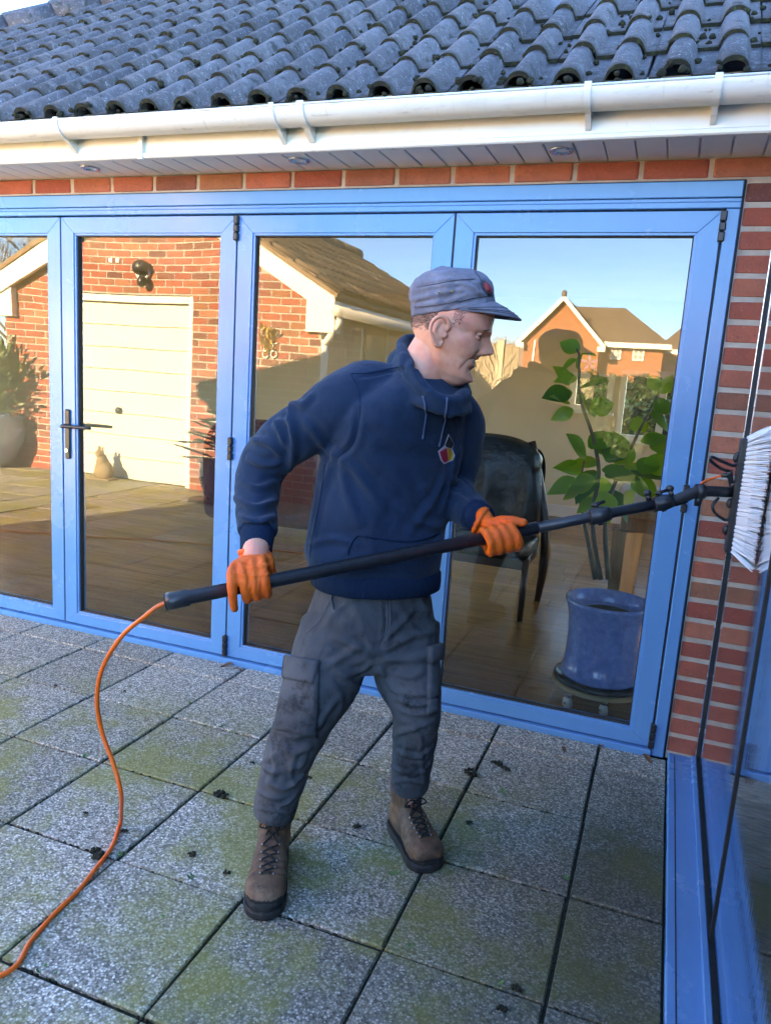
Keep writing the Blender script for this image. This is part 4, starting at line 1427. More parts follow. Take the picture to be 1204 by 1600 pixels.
for k in range(8000):
    p = np.array([random.uniform(-4, .3), 8.6+random.uniform(-.3, .3), random.uniform(0, 2.3)])
    v = rng.normal(size=3); v /= np.linalg.norm(v)
    s = np.cross(v, rng.normal(size=3)); s /= np.linalg.norm(s)
    mb.add([p, p+v*0.07+s*0.03, p+v*0.14, p+v*0.07-s*0.03], [(0, 1, 2, 3)])
o = mb.build('foliage', MT['dark_leaf'], hg)
MB().box(-4, .3, 8.55, 8.75, 0, 2.2, .05).build('inner_branches', plain('hedge_twigs', (0.02, 0.025, 0.012), 0.95, 0.4, 20), hg)

gh = thing('garden_hedge', (-.5, -13, 0), 'dark clipped evergreen hedge across the end of the lawn', 'hedge')
mb = MB()
hz_ = float(at(950, 580, 13)[2])
for k in range(9000):
    p = np.array([random.uniform(-4.4, 2.5), -13+random.uniform(-.5, .4), random.uniform(0, hz_-.06)+.05*math.sin(k*.7)])
    v = rng.normal(size=3); v /= np.linalg.norm(v)
    s = np.cross(v, rng.normal(size=3)); s /= np.linalg.norm(s)
    mb.add([p, p+v*0.06+s*0.03, p+v*0.12, p+v*0.06-s*0.03], [(0, 1, 2, 3)])
mb.build('foliage', MT['dark_leaf'], gh)
MB().box(-4.4, 2.5, -13.35, -12.75, 0, hz_-.10, .06).build('inner_branches', plain('dark_hedge_twigs', (0.02, 0.028, 0.012), 0.95, 0.4, 20), gh)

# ------------------------------------------------------------------ things in the room behind the glass
PC = (-0.135, 0.43)
dolly = thing('plant_dolly', (PC[0], PC[1], 0.02), 'round plywood plant dolly on white castors inside the right-hand door', 'plant dolly')
V, F = lathe([(0.205, 0.082), (0.212, 0.086), (0.212, 0.098), (0.206, 0.102)], (PC[0], PC[1], 0.0), 48)
obj('deck', V, F, MT['pine_ply'], dolly)
V, F = lathe([(0.195, 0.1025), (0.203, 0.108), (0.203, 0.124), (0.192, 0.124), (0.188, 0.112)], (PC[0], PC[1], 0.0), 48)
obj('saucer', V, F, MT['black'], dolly, True)
for (u, v) in ((886, 1098), (942, 1110), (1000, 1095), (960, 1060)):
    q = atz(u, v, 0.048)
    if (u, v) == (960, 1060): q = np.array([PC[0]+0.02, PC[1]+0.15, 0.048])
    r = 0.028
    an = random.uniform(0, 3)
    d = np.array([math.cos(an), math.sin(an), 0])*0.011
    V, F = tube([q-d, q-d*0.6, q+d*0.6, q+d], [r*0.8, r, r, r*0.8], 20)
    wh = obj('castor_wheel', V, F, MT['pvc'], dolly, True)
    MB().tube([q-d*1.7, q+d*1.7], 0.006, 8).tube([q+np.array([0, 0, 0.028]), q+np.array([0, 0, 0.036])], 0.016, 10).build('castor_axle', MT['chrome'], wh)
plant = thing('potted_houseplant', (PC[0], PC[1], 0.13), 'tall broad-leaved houseplant in a glossy blue pot behind the right-hand door', 'potted plant')
z0 = 0.1245
V, F = lathe([(r_*1.06, z_) for r_, z_ in ((0.150, 0), (0.163, 0.004), (0.166, 0.018), (0.160, 0.028), (0.165, 0.036), (0.158, 0.048), (0.153, 0.10), (0.152, 0.20), (0.157, 0.28), (0.167, 0.325), (0.176, 0.345), (0.177, 0.356), (0.170, 0.362), (0.160, 0.356), (0.148, 0.31), (0.146, 0.30))], (PC[0], PC[1], z0), 64)
obj('pot', V, F, MT['glaze'], plant, True)
V, F = lathe([(0.146, 0.29), (0.10, 0.305), (0.02, 0.31)], (PC[0], PC[1], z0), 32)
obj('soil', V, F, MT['soil'], plant, True)
stems = []
sb = MB()
for pts in ([(938, 905), (930, 860), (925, 800), (935, 740), (925, 680), (905, 620), (905, 560), (900, 545)], [(950, 905), (945, 820), (958, 760), (985, 700), (1010, 650), (1030, 610)], [(930, 905), (915, 830), (905, 770), (912, 720)]):
    P = [at(u, v, 0.43+0.02*i*(1 if len(stems) else -1)*0.5) for i, (u, v) in enumerate(pts)]
    stems.append(P)
    sb.tube(P, list(np.linspace(0.012, 0.004, len(P))), 8, True, 3)
sb.build('stem', MT['stem'], plant, True)
def leaf_mesh(nm, w=0.36, droop=0.35, mat='leaf'):
    V, F = [], []
    n = 7
    for i in range(n+1):
        t = i/n
        wd = w*math.sin(math.pi*min(1, t*0.97+0.03)**0.85)
        z = -droop*t*t
        for s, off in ((-1, 0.05), (-0.5, 0.01), (0, 0.0), (0.5, 0.01), (1, 0.05)):
            V.append((t, s*wd*0.5, z+off*abs(s)*0.8*math.sin(math.pi*t)))
    for i in range(n):
        for j in range(4):
            F.append((i*5+j, i*5+j+1, i*5+j+6, i*5+j+5))
    return mesh(nm, V, F, MT[mat], True)
LM = [leaf_mesh('leaf', 0.74, 0.25), leaf_mesh('leaf', 0.66, 0.45), leaf_mesh('leaf', 0.80, 0.12)]
def leaf(base, d, L, roll=0.0, m=None):
    d = np.array(d, float); d /= np.linalg.norm(d)
    up = np.array([0, 0, .55])-CF*.75
    y_ = np.cross(up, d); y_ /= np.linalg.norm(y_)+1e-9
    z_ = np.cross(d, y_)
    R = Matrix(((d[0], y_[0], z_[0]), (d[1], y_[1], z_[1]), (d[2], y_[2], z_[2])))
    R = R @ Matrix.Rotation(roll, 3, 'X')
    o = inst('leaf', m or random.choice(LM), plant, base, R.to_euler(), (L, L, L))
    return o
for (u, v, ang, L) in ((905, 548, 150, .10), (900, 562, 200, .11), (915, 575, 330, .12), (900, 590, 175, .12), (905, 605, 20, .13), (893, 612, 190, .15), (912, 630, 320, .13), (895, 640, 210, .12), (925, 600, 60, .12),
                      (930, 705, 30, .15), (935, 725, 170, .17), (940, 735, 350, .18), (930, 750, 200, .17), (945, 745, 15, .16), (925, 765, 160, .14), (950, 765, 320, .17), (935, 780, 210, .14), (910, 735, 150, .13), (912, 760, 215, .14),
                      (960, 725, 60, .16), (975, 715, 100, .15), (985, 735, 350, .17), (990, 750, 325, .16), (1000, 690, 20, .13), (975, 770, 300, .15), (1010, 660, 200, .12), (1020, 640, 30, .12), (1030, 615, 60, .11), (1028, 610, 120, .10), (1015, 645, 330, .12), (1005, 720, 345, .18), (915, 715, 120, .16), (948, 722, 70, .17), (930, 735, 240, .17), (968, 742, 30, .18), (905, 752, 190, .16), (955, 760, 200, .16), (985, 762, 10, .16), (940, 768, 290, .15), (1000, 740, 60, .15), (920, 700, 45, .16), (890, 600, 120, .13), (900, 575, 45, .12), (912, 618, 250, .14), (890, 630, 150, .12), (920, 640, 20, .14), (1015, 700, 20, .15)):
    b = at(u, v, 0.43+random.uniform(-.10, .12))
    a = rad(ang)
    dd = CR*math.cos(a)+np.array([0, 0, 1.0])*math.sin(a)*0.8+np.array([0, 1, 0])*random.uniform(-.8, .8)
    leaf(b, dd, L*random.uniform(0.85, 1.1)*0.92, random.uniform(-.5, .5))
fc = at(920, 567, 0.30)
fm = MB()
for k in range(5):
    a = 2*math.pi*k/5+0.3
    d = CR*math.cos(a)+CU*math.sin(a)
    s = CR*-math.sin(a)+CU*math.cos(a)
    fm.add([fc, fc+d*0.02+s*0.007-CF*0.004, fc+d*0.042, fc+d*0.02-s*0.007-CF*0.004], [(0, 1, 2, 3)])
fm.build('flower', MT['pvc'], plant)

chair = thing('dining_chair', (-0.88, 1.7, 0.02), 'black leather dining chair with dark wooden frame inside the doors', 'chair')
pr = [at(830, 690, 1.86), at(841, 740, 1.84), at(850, 810, 1.80), at(851, 860, 1.78), at(845, 905, 1.80), at(838, 944, 1.83)]
off = np.array([-0.62, -0.04, 0.0])
for k, o_ in enumerate((np.zeros(3), off)):
    P = [p+o_ for p in pr]
    P[-1][2] = 0.022
    V, F = tube(P, [0.026, 0.024, 0.028, 0.030, 0.026, 0.020], 10, True, 4, flat=0.8)
    obj('back_leg', V, F, MT['dark_walnut'], chair, True)
def cushion(x0, x1, y0, y1, z0, z1, puff=0.25, n=14, p=4.0):
    V, F = ellipsoid((0, 0, 0), (1, 1, 1), None, 32, 20)
    V = np.array(V)
    V = np.sign(V)*np.abs(V)**(2/p)
    V = V/np.max(np.abs(V), axis=0)
    V += 0.03*np.stack([vnoise(V, 2.2, 1), vnoise(V, 2.2, 2), vnoise(V, 2.2, 3)], 1)
    return V*np.array([(x1-x0)/2, (y1-y0)/2, (z1-z0)/2])+np.array([(x0+x1)/2, (y0+y1)/2, (z0+z1)/2]), F
xa, xb = pr[2][0]-0.60, pr[2][0]-0.02
V, F = cushion(xa, xb, -0.09, 0.09, 0.38, 1.01, p=3.0)
V = np.array(V); V[:, 1] += 1.83-(V[:, 2]-0.75)*-0.10; V[:, 0] += -(V[:, 2]-0.7)*0.10
obj('backrest', V, F, MT['leather'], chair, True)
V, F = cushion(xa-.10, xb-.03, 1.72, 1.93, 0.80, 1.04, p=2.6)
obj('head_roll', V, F, MT['leather'], chair, True)
V, F = cushion(xa-0.02, xb+0.02, 1.30, 1.82, 0.38, 0.50)
obj('seat', V, F, MT['leather'], chair, True)
for x in (xa, xb):
    V, F = tube([(x, 1.36, 0.40), (x, 1.34, 0.022)], [0.024, 0.017], 8)
    obj('front_leg', V, F, MT['dark_walnut'], chair, True)
MB().box(xa, xb, 1.34, 1.80, 0.33, 0.385, 0.005).build('seat_rail', MT['dark_walnut'], chair)

jkt = thing('draped_jacket', (-1.0, 1.8, 0.6), 'black leather jacket draped over the back of the dining chair', 'jacket')
path = [(1.98, .62), (1.99, .80), (1.97, .95), (1.92, 1.04), (1.83, 1.07), (1.74, 1.04), (1.69, .94), (1.67, .80), (1.66, .64), (1.66, .50)]
pth = spline(np.array([(0, y_, z_) for y_, z_ in path]), 5)
nxj = 40
V, F = [], []
for side in (0, 1):
    for i, (_, y_, z_) in enumerate(pth):
        for j in range(nxj+1):
            t = j/nxj
            x_ = xa-.16+(xb-xa+.10)*t+.03*math.sin(i*.2)
            fld = .022*math.sin(t*15+1.3*math.sin(i*.17))+.012*math.sin(t*31+i*.1)
            hang = abs(z_-1.05)/.5
            k_ = -1 if i > len(pth)/2 else 1
            droop = -.06*(abs(t-.5)*2)**3-.05*(1-t)*(1 if i > 25 else 0)
            V.append((x_, y_+k_*fld*hang+(.012*k_ if side == 0 else -.004*k_), z_+droop*(1.2-hang*.2)+(.012 if side == 0 else -.004)*(1-min(1, hang))))
m_ = len(pth)*(nxj+1)
for i in range(len(pth)-1):
    for j in range(nxj):
        q_ = i*(nxj+1)+j
        F.append((q_, q_+1, q_+nxj+2, q_+nxj+1)); F.append((m_+q_+1, m_+q_, m_+q_+nxj+1, m_+q_+nxj+2))
obj('leather_shell', V, F, MT['leather'], jkt, True)
sl_ = [(xa-.10, 1.66, 1.00), (xa-.15, 1.62, .85), (xa-.16, 1.60, .68), (xa-.12, 1.61, .48)]
V, F = tube(sl_, [.05, .062, .056, .045], 16, True, 6)
V = np.array(V)
V += np.stack([vnoise(V, 14, 61), vnoise(V, 14, 62), vnoise(V, 14, 63)], 1)*.012
obj('sleeve', V, F, MT['leather'], jkt, True)

table = thing('dining_table', (0.45, 2.2, 0.02), 'light oak dining table with thick square legs behind the plant', 'table')
MB().box(-0.24, 1.25, 1.45, 2.75, 0.70, 0.745, 0.006).build('table_top', MT['table_oak'], table)
MB().box(-0.17, 1.18, 1.52, 1.545, 0.61, 0.699, 0.003).box(-0.17, -0.145, 1.56, 2.67, 0.61, 0.699, 0.003).box(-0.16, 1.18, 2.65, 2.675, 0.61, 0.699, 0.003).build('apron', MT['table_oak'], table)
for (x, y) in ((-0.13, 1.56), (1.13, 1.56), (-0.13, 2.62), (1.13, 2.62)):
    V, F = tube([(x, y, 0.021), (x, y, 0.608)], [0.065, 0.082], 4)
    obj('leg', V, F, MT['table_oak'], table)
bowl = thing('shallow_bowl', (0.05, 1.75, 0.746), 'small grey bowl on the oak table', 'bowl')
bc = at(1035, 775, 1.75)
V, F = lathe([(0.04, 0.0), (0.05, 0.004), (0.10, 0.04), (0.13, 0.075), (0.126, 0.075), (0.095, 0.045), (0.03, 0.01)], (bc[0], 1.75, 0.746), 28)
obj('dish', V, F, plain('grey_ceramic', (0.25, 0.26, 0.28), 0.3, 0.1, 8), bowl, True)
arm = thing('maroon_armchair', (-2.9, 2.6, 0.02), 'dark maroon upholstered armchair standing inside behind the middle doors', 'armchair')
MR = plain('maroon_fabric', (0.06, 0.018, 0.02), 0.9, 0.3, 20)
for nm, b in (('back', (-3.45, -2.25, 2.10, 2.38, 0.25, 1.00)), ('seat', (-3.3, -2.4, 2.3, 3.0, 0.12, 0.48)), ('arm_rest', (-3.5, -3.28, 2.2, 3.0, 0.12, 0.66)), ('arm_rest', (-2.42, -2.2, 2.2, 3.0, 0.12, 0.66))):
    V, F = cushion(*b)
    obj(nm, V, F, MR, arm, True)
for x in (-3.35, -2.35):
    for y in (2.3, 2.9):
        V, F = tube([(x, y, 0.021), (x, y, 0.16)], [0.018, 0.028], 8)
        obj('foot', V, F, MT['dark_walnut'], arm)

# ------------------------------------------------------------------ soft-body modelling helpers
def remesh(V, F, vox, smooth=4, lam=0.5):
    me = mesh('tmp', V, F)
    o = bpy.data.objects.new('tmp', me)
    col.objects.link(o)
    md = o.modifiers.new('r', 'REMESH')
    md.mode = 'VOXEL'
    md.voxel_size = vox
    dg = bpy.context.evaluated_depsgraph_get()
    ev = o.evaluated_get(dg)
    m2 = ev.to_mesh()
    n = len(m2.vertices)
    W = np.empty(n*3); m2.vertices.foreach_get('co', W); W = W.reshape(-1, 3)
    Q = [tuple(p.vertices) for p in m2.polygons]
    ev.to_mesh_clear()
    bpy.data.objects.remove(o)
    bpy.data.meshes.remove(me)
    Q = np.array([q if len(q) == 4 else (q[0], q[1], q[2], q[2]) for q in Q])
    return smooth_v(W, Q, smooth, lam), Q

def edges_of(Q):
    E = np.vstack([Q[:, [0, 1]], Q[:, [1, 2]], Q[:, [2, 3]], Q[:, [3, 0]]])
    return E[E[:, 0] != E[:, 1]]

def smooth_v(W, Q, it, lam=0.5, mask=None):
    E = edges_of(Q)
    n = len(W)
    cnt = np.bincount(E[:, 0], minlength=n)+np.bincount(E[:, 1], minlength=n)+1e-9
    for _ in range(it):
        S = np.zeros_like(W)
        for c in range(3):
            S[:, c] = np.bincount(E[:, 0], W[E[:, 1], c], n)+np.bincount(E[:, 1], W[E[:, 0], c], n)
        d = (S/cnt[:, None]-W)*lam
        W = W+(d if mask is None else d*mask[:, None])
    return W

def vnormals(W, Q):
    a, b, c, d = W[Q[:, 0]], W[Q[:, 1]], W[Q[:, 2]], W[Q[:, 3]]
    N = np.cross(c-a, d-b)
    R = np.zeros_like(W)
    for k in range(4):
        for j in range(3):
            R[:, j] += np.bincount(Q[:, k], N[:, j], len(W))
    return R/(np.linalg.norm(R, axis=1)[:, None]+1e-12)

def quads(Q):
    return [tuple(q) if q[2] != q[3] else tuple(q[:3]) for q in Q]

def bvh_of(W, Q):
    return BVHTree.FromPolygons([Vector(w) for w in W], quads(Q))

def cast(b, u, v):
    d = ray(u, v)
    h = b.ray_cast(Vector(CAM), Vector(d/np.linalg.norm(d)))
    if h[0] is None:
        h = b.find_nearest(Vector(CAM+d*2.0))
    return np.array(h[0]), np.array(h[1])

def castline(b, pts, off=0.0, k=5):
    P2 = spline(np.array([(u, v, 0) for u, v in pts], float), k) if k > 1 else np.array([(u, v, 0) for u, v in pts], float)
    out = []
    for u, v, _ in P2:
        p, n = cast(b, u, v)
        if n@(CAM-p) < 0: n = -n
        out.append(p+n*off)
    return np.array(out)

def seg_dist(W, P):
    best = np.full(len(W), 1e9)
    for a, b in zip(P[:-1], P[1:]):
        ab = b-a
        t = np.clip(((W-a)@ab)/(ab@ab+1e-12), 0, 1)
        best = np.minimum(best, np.linalg.norm(W-(a+t[:, None]*ab), axis=1))
    return best

def folds(W, Q, strokes):
    """strokes: (pixel polyline, height in m, width in m). Raised or sunk creases drawn on the cloth."""
    b = bvh_of(W, Q)
    N = vnormals(W, Q)
    D = np.zeros(len(W))
    for pts, A, w in strokes:
        P = castline(b, pts, 0, 4)
        sel = np.where(np.all((W > P.min(0)-3*w) & (W < P.max(0)+3*w), axis=1))[0]
        if len(sel) == 0: continue
        d = seg_dist(W[sel], P)
        # taper towards the ends of the stroke
        e = np.minimum(np.linalg.norm(W[sel]-P[0], axis=1), np.linalg.norm(W[sel]-P[-1], axis=1))
        L = np.sum(np.linalg.norm(np.diff(P, axis=0), axis=1))
        tp = sst(-0.2*L, 0.3*L, e)
        D[sel] += A*np.exp(-(d/w)**2)*tp
        D[sel] -= 0.45*A*np.exp(-((d-1.9*w)/w)**2)*tp
    return W+N*D[:, None]

def ringpts(c, A, B, a, b, p=2.4, n=40):
    out = []
    for j in range(n):
        t = 2*math.pi*j/n
        ct, st = math.cos(t), math.sin(t)
        out.append(np.array(c)+np.array(A)*a*math.copysign(abs(ct)**(2/p), ct)+np.array(B)*b*math.copysign(abs(st)**(2/p), st))
    return out

def patch(b, quad, off, nu=10, nv=10, thick=0.003, edge=0.0):
    """A sewn-on piece: four-cornered pixel area laid on a surface, as a thin closed shell."""
    (a0, a1, a2, a3) = [np.array(q, float) for q in quad]
    top, bot = [], []
    for j in range(nv+1):
        for i in range(nu+1):
            s, t = i/nu, j/nv
            uv = (1-s)*(1-t)*a0+s*(1-t)*a1+s*t*a2+(1-s)*t*a3
            p, n = cast(b, uv[0], uv[1])
            if n@(CAM-p) < 0: n = -n
            e = min(s, 1-s, t, 1-t)*min(nu, nv)
            top.append(p+n*(off+thick*(0.35 if e < 0.01 else 1.0)))
            bot.append(p-n*0.004)
    V = top+bot
    m = (nu+1)*(nv+1)
    F = []
    for j in range(nv):
        for i in range(nu):
            q = j*(nu+1)+i
            F.append((q, q+1, q+nu+2, q+nu+1))
    rim = [i for i in range(nu+1)]+[j*(nu+1)+nu for j in range(1, nv+1)]+[nv*(nu+1)+i for i in range(nu-1, -1, -1)]+[j*(nu+1) for j in range(nv-1, 0, -1)]
    for i in range(len(rim)):
        p, q = rim[i], rim[(i+1) % len(rim)]
        F.append((p, m+p, m+q, q))
    return V, F

# ------------------------------------------------------------------ the pole and the man's pose
PA, PB = at(262, 940, -1.42), at(1052, 782, -0.815)
pdir = (PB-PA)/np.linalg.norm(PB-PA)
def pole_at_u(u):
    lo, hi = -0.2, 1.3
    for _ in range(50):
        m_ = (lo+hi)/2
        q = PA+(PB-PA)*m_-CAM
        uu = PW/2+FPX*(q@CR)/(q@CF)
        if uu < u: lo = m_
        else: hi = m_
    return PA+(PB-PA)*lo
def frame_at(c):
    f = CAM-c
    f = f-pdir*(f@pdir); f /= np.linalg.norm(f)
    up = np.cross(f, pdir)
    if up[2] < 0: up = -up
    return f, up

man = thing('person', (-0.72, -1.10, 0.0), 'man in navy hoodie, grey cap and orange gloves holding a long window-cleaning pole', 'person')

# ---- hoodie
def az(phi):
    p = rad(phi)
    return np.array([math.cos(p), math.sin(p), 0]), np.array([math.sin(p), -math.cos(p), 0])
rows = [(905, 586, -.985, .150, .120, 38), (893, 585, -.985, .192, .153, 38), (864, 584, -.985, .204, .160, 40), (820, 591, -.975, .202, .154, 42),
        (760, 602, -.965, .203, .148, 45), (700, 614, -.965, .206, .142, 48), (655, 624, -.975, .200, .140, 50), (630, 634, -.985, .178, .132, 50), (606, 646, -.995, .135, .118, 50), (590, 655, -1.0, .09, .09, 50)]
rings = []
for (v, u, y, a, b, ph) in rows:
    A, B = az(ph)
    rings.append(ringpts(at(u, v, y), A, B, a, b, 2.3))
hm = MB().add(*loft(rings))
RA = [at(618, 618, -.98), at(566, 618, -1.05), at(505, 652, -1.09), at(440, 694, -1.09), at(407, 738, -1.09), at(402, 785, -1.15), at(402, 832, -1.22)]
hm.add(*tube(RA, [.085, .090, .083, .078, .071, .062, .056], 20, True, 4))
LA = [at(680, 640, -.90), at(712, 655, -.84), at(716, 705, -.79), at(705, 758, -.78), at(716, 783, -.85), at(744, 806, -.96)]
hm.add(*tube(LA, [.085, .082, .074, .070, .062, .050], 20, True, 4))
nc = at(676, 578, -0.95)
hp_ = [at(u, v, y) for u, v, y in ((627, 536, -1.0), (633, 562, -1.085), (650, 592, -1.12), (673, 616, -1.12), (700, 627, -1.095), (720, 622, -1.045), (727, 608, -.98), (706, 566, -.93), (672, 540, -.92), (642, 528, -.95))]
hp_ = list(spline(np.array(hp_+hp_[:3]), 5)[5:-5])
hcen = np.mean(hp_, 0)
hm.add(*tube(hp_, 0.016, 14, True))
up_r = [hcen+(p-hcen)*1.0+np.array([0, 0, -.012]) for p in hp_]
lo_r = [hcen+(p-hcen)*np.array([1.30, 1.22, .6])+np.array([-.010, .024, -.072]) for p in hp_]
mi_r = [hcen+(p-hcen)*np.array([1.20, 1.14, .9])+np.array([-.005, .008, -.032]) for p in hp_]
hm.add(*loft([lo_r, mi_r, up_r]))
hm.add(*ellipsoid(at(632, 572, -.90), (0.055, 0.055, 0.055)))
HW, HQ = remesh(hm.V, hm.F, 0.0056, 7)
hs = [([(470, 606), (452, 640), (458, 690), (452, 735)], .007, .010), ([(392, 686), (420, 692), (438, 712)], .006, .009), ([(388, 716), (415, 726), (440, 722)], .005, .008),
      ([(372, 748), (402, 762), (434, 752)], .005, .008), ([(368, 778), (400, 792), (434, 780)], .007, .009), ([(372, 806), (400, 815), (432, 806)], .006, .008), ([(420, 640), (437, 675), (446, 700)], .005, .009),
      ([(523, 706), (552, 735), (598, 792)], .005, .012), ([(530, 720), (540, 770), (560, 815)], .004, .012), ([(520, 712), (505, 760), (490, 830)], .005, .012), ([(560, 640), (552, 690), (525, 716)], -.005, .007),
      ([(700, 735), (672, 790), (640, 830)], .004, .012), ([(716, 690), (700, 760), (690, 800)], .005, .010), ([(620, 790), (650, 815), (690, 822)], .004, .010),
      ([(560, 590), (600, 582), (632, 578)], -.003, .005), ([(700, 770), (722, 778), (742, 795)], .004, .007), ([(705, 748), (725, 760), (738, 778)], .005, .008),
      ([(484, 850), (520, 842), (556, 850)], .004, .009), ([(660, 870), (680, 850), (692, 838)], .004, .009), ([(600, 700), (640, 740), (660, 790)], -.003, .014), ([(580, 650), (640, 690), (690, 700)], .002, .016),
      ([(640, 545), (648, 575), (668, 605)], -.004, .006), ([(626, 556), (632, 585), (652, 612)], .004, .008), ([(700, 640), (712, 670), (718, 700)], .003, .008), ([(478, 660), (500, 690), (520, 712)], .004, .010)]
HW = folds(HW, HQ, [(p_, a_*1.75, w_*1.05) for p_, a_, w_ in hs])
HN = vnormals(HW, HQ)
HW = HW+HN*(vnoise(HW, 12, 5)*0.0048+vnoise(HW, 30, 6)*0.0018)[:, None]
# ribbed hem pulled in, with the cloth blousing above it
HW = smooth_v(HW, HQ, 1, 0.4)
hoodie = obj('hoodie', HW, quads(HQ), MT['hoodie'], man, True)
HB = bvh_of(HW, HQ)
# ribs, pocket, seams, drawstrings, printed logo
A, B = az(38)
rr_ = []
for (v, a, b) in ((913, .184, .146), (911, .190, .152), (899, .193, .155), (888, .193, .155), (880, .182, .145)):
    c = at(586, v, -.985)
    rr_.append(ringpts(c+B*0.004, A, B, a, b, 2.3, 64))
obj('hem_rib', *loft(rr_), MT['rib'], hoodie, True)
wr = at(400, 858, -1.245)
V, F = tube([at(402, 822, -1.20), at(402, 836, -1.222), at(400.5, 852, -1.24), at(400, 862, -1.248)], [.044, .047, .044, .043], 32, True, 3)
obj('cuff_rib', V, F, MT['rib'], hoodie, True)
V, F = tube([at(738, 802, -.945), at(752, 810, -.985)], [.043, .041], 24)
obj('cuff_rib', V, F, MT['rib'], hoodie, True)
def seam(b, pts, mat, parent, r=0.0016, off=0.0004, name='seam', k=6):
    V, F = tube(castline(b, pts, off, k), r, 5)
    return obj(name, V, F, mat, parent, True)
for pts in ([(559, 836), (548, 850), (543, 868)], [(559, 836), (595, 842), (632, 846), (662, 842), (684, 834)]):
    seam(HB, pts, MT['rib'], hoodie, 0.0028, 0.001, 'pocket_edge')
for pts in ([(548, 585), (560, 610), (562, 650), (552, 690), (526, 716)], [(548, 584), (580, 582), (628, 572)], [(508, 725), (500, 780), (488, 840), (484, 872)]):
    seam(HB, pts, MT['rib'], hoodie, 0.0014, 0.0006)
for pts in ([(662, 618), (665, 640), (662, 665), (659, 686)], [(697, 622), (696, 645), (690, 672), (684, 698)]):
    P = castline(HB, pts, 0.004, 6)
    V, F = tube(P, [0.0026]*(len(P)-2)+[0.0034, 0.0030], 6)
    obj('drawstring', V, F, MT['cord'], hoodie, True)
def logo(pts, mat, off, nm):
    c = np.mean(np.array(pts, float), 0)
    n = len(pts)*4
    rim = []
    for i in range(len(pts)):
        a_, b_ = np.array(pts[i], float), np.array(pts[(i+1) % len(pts)], float)
        rim += [a_+(b_-a_)*k/4 for k in range(4)]
    V, F = [], []
    for fr in (1.0, .75, .5, .25):
        for q_ in rim:
            uv = c+(q_-c)*fr
            p, nn = cast(HB, uv[0], uv[1])
            if nn@(CAM-p) < 0: nn = -nn
            V.append(p+nn*off)
    p, n0 = cast(HB, c[0], c[1])
    if n0@(CAM-p) < 0: n0 = -n0
    V.append(p+n0*off)
    for r_ in range(3):
        F += [(r_*n+i, r_*n+(i+1) % n, (r_+1)*n+(i+1) % n, (r_+1)*n+i) for i in range(n)]
    F += [(3*n+i, 3*n+(i+1) % n, 4*n) for i in range(n)]
    m0 = len(V)
    V += [V[i]-n0*0.005 for i in range(n)]
    F += [(i, m0+i, m0+(i+1) % n, (i+1) % n) for i in range(n)]
    obj(nm, V, F, mat, hoodie)
logo([(700, 678), (709, 694), (706, 700), (710, 712), (707, 719), (693, 725), (688, 719), (684, 705), (694, 696)], MT['logo_edge'], 0.0015, 'chest_logo')
logo([(700.5, 681), (707.5, 694), (703, 700), (696, 698), (694.5, 695)], MT['logo_black'], 0.0030, 'logo_patch')
logo([(696.5, 700), (698.5, 720), (693, 723), (689.5, 718), (686, 706)], MT['logo_red'], 0.0030, 'logo_patch')
logo([(697.5, 700), (703.5, 701.5), (707.5, 711.5), (706, 717.5), (699, 720)], MT['logo_gold'], 0.0030, 'logo_patch')

# ---- trousers
tm = MB()
rows = [(878, 586, -.985, .150, .118, 38), (900, 585, -.99, .150, .118, 37), (930, 582, -.995, .172, .134, 36), (970, 578, -1.0, .190, .146, 35), (1005, 577, -1.01, .186, .142, 35), (1035, 577, -1.02, .14, .11, 35)]
rings = []
for (v, u, y, a, b, ph) in rows:
    A, B = az(ph)
    rings.append(ringpts(at(u, v, y), A, B, a, b, 2.4))
tm.add(*loft(rings))
RL = [at(530, 975, -1.05), at(510, 1050, -1.12), at(476, 1125, -1.185), at(448, 1190, -1.215), at(435, 1240, -1.23), at(428, 1276, -1.238)]
tm.add(*tube(RL, [.112, .110, .083, .070, .066, .058], 22, True, 4))
LL = [at(630, 975, -.96), at(636, 1050, -.995), at(650, 1108, -1.02), at(647, 1160, -.99), at(642, 1200, -.97), at(640, 1232, -.958)]
tm.add(*tube(LL, [.108, .100, .076, .066, .063, .055], 22, True, 4))
TW_, TQ = remesh(tm.V, tm.F, 0.0058, 5)
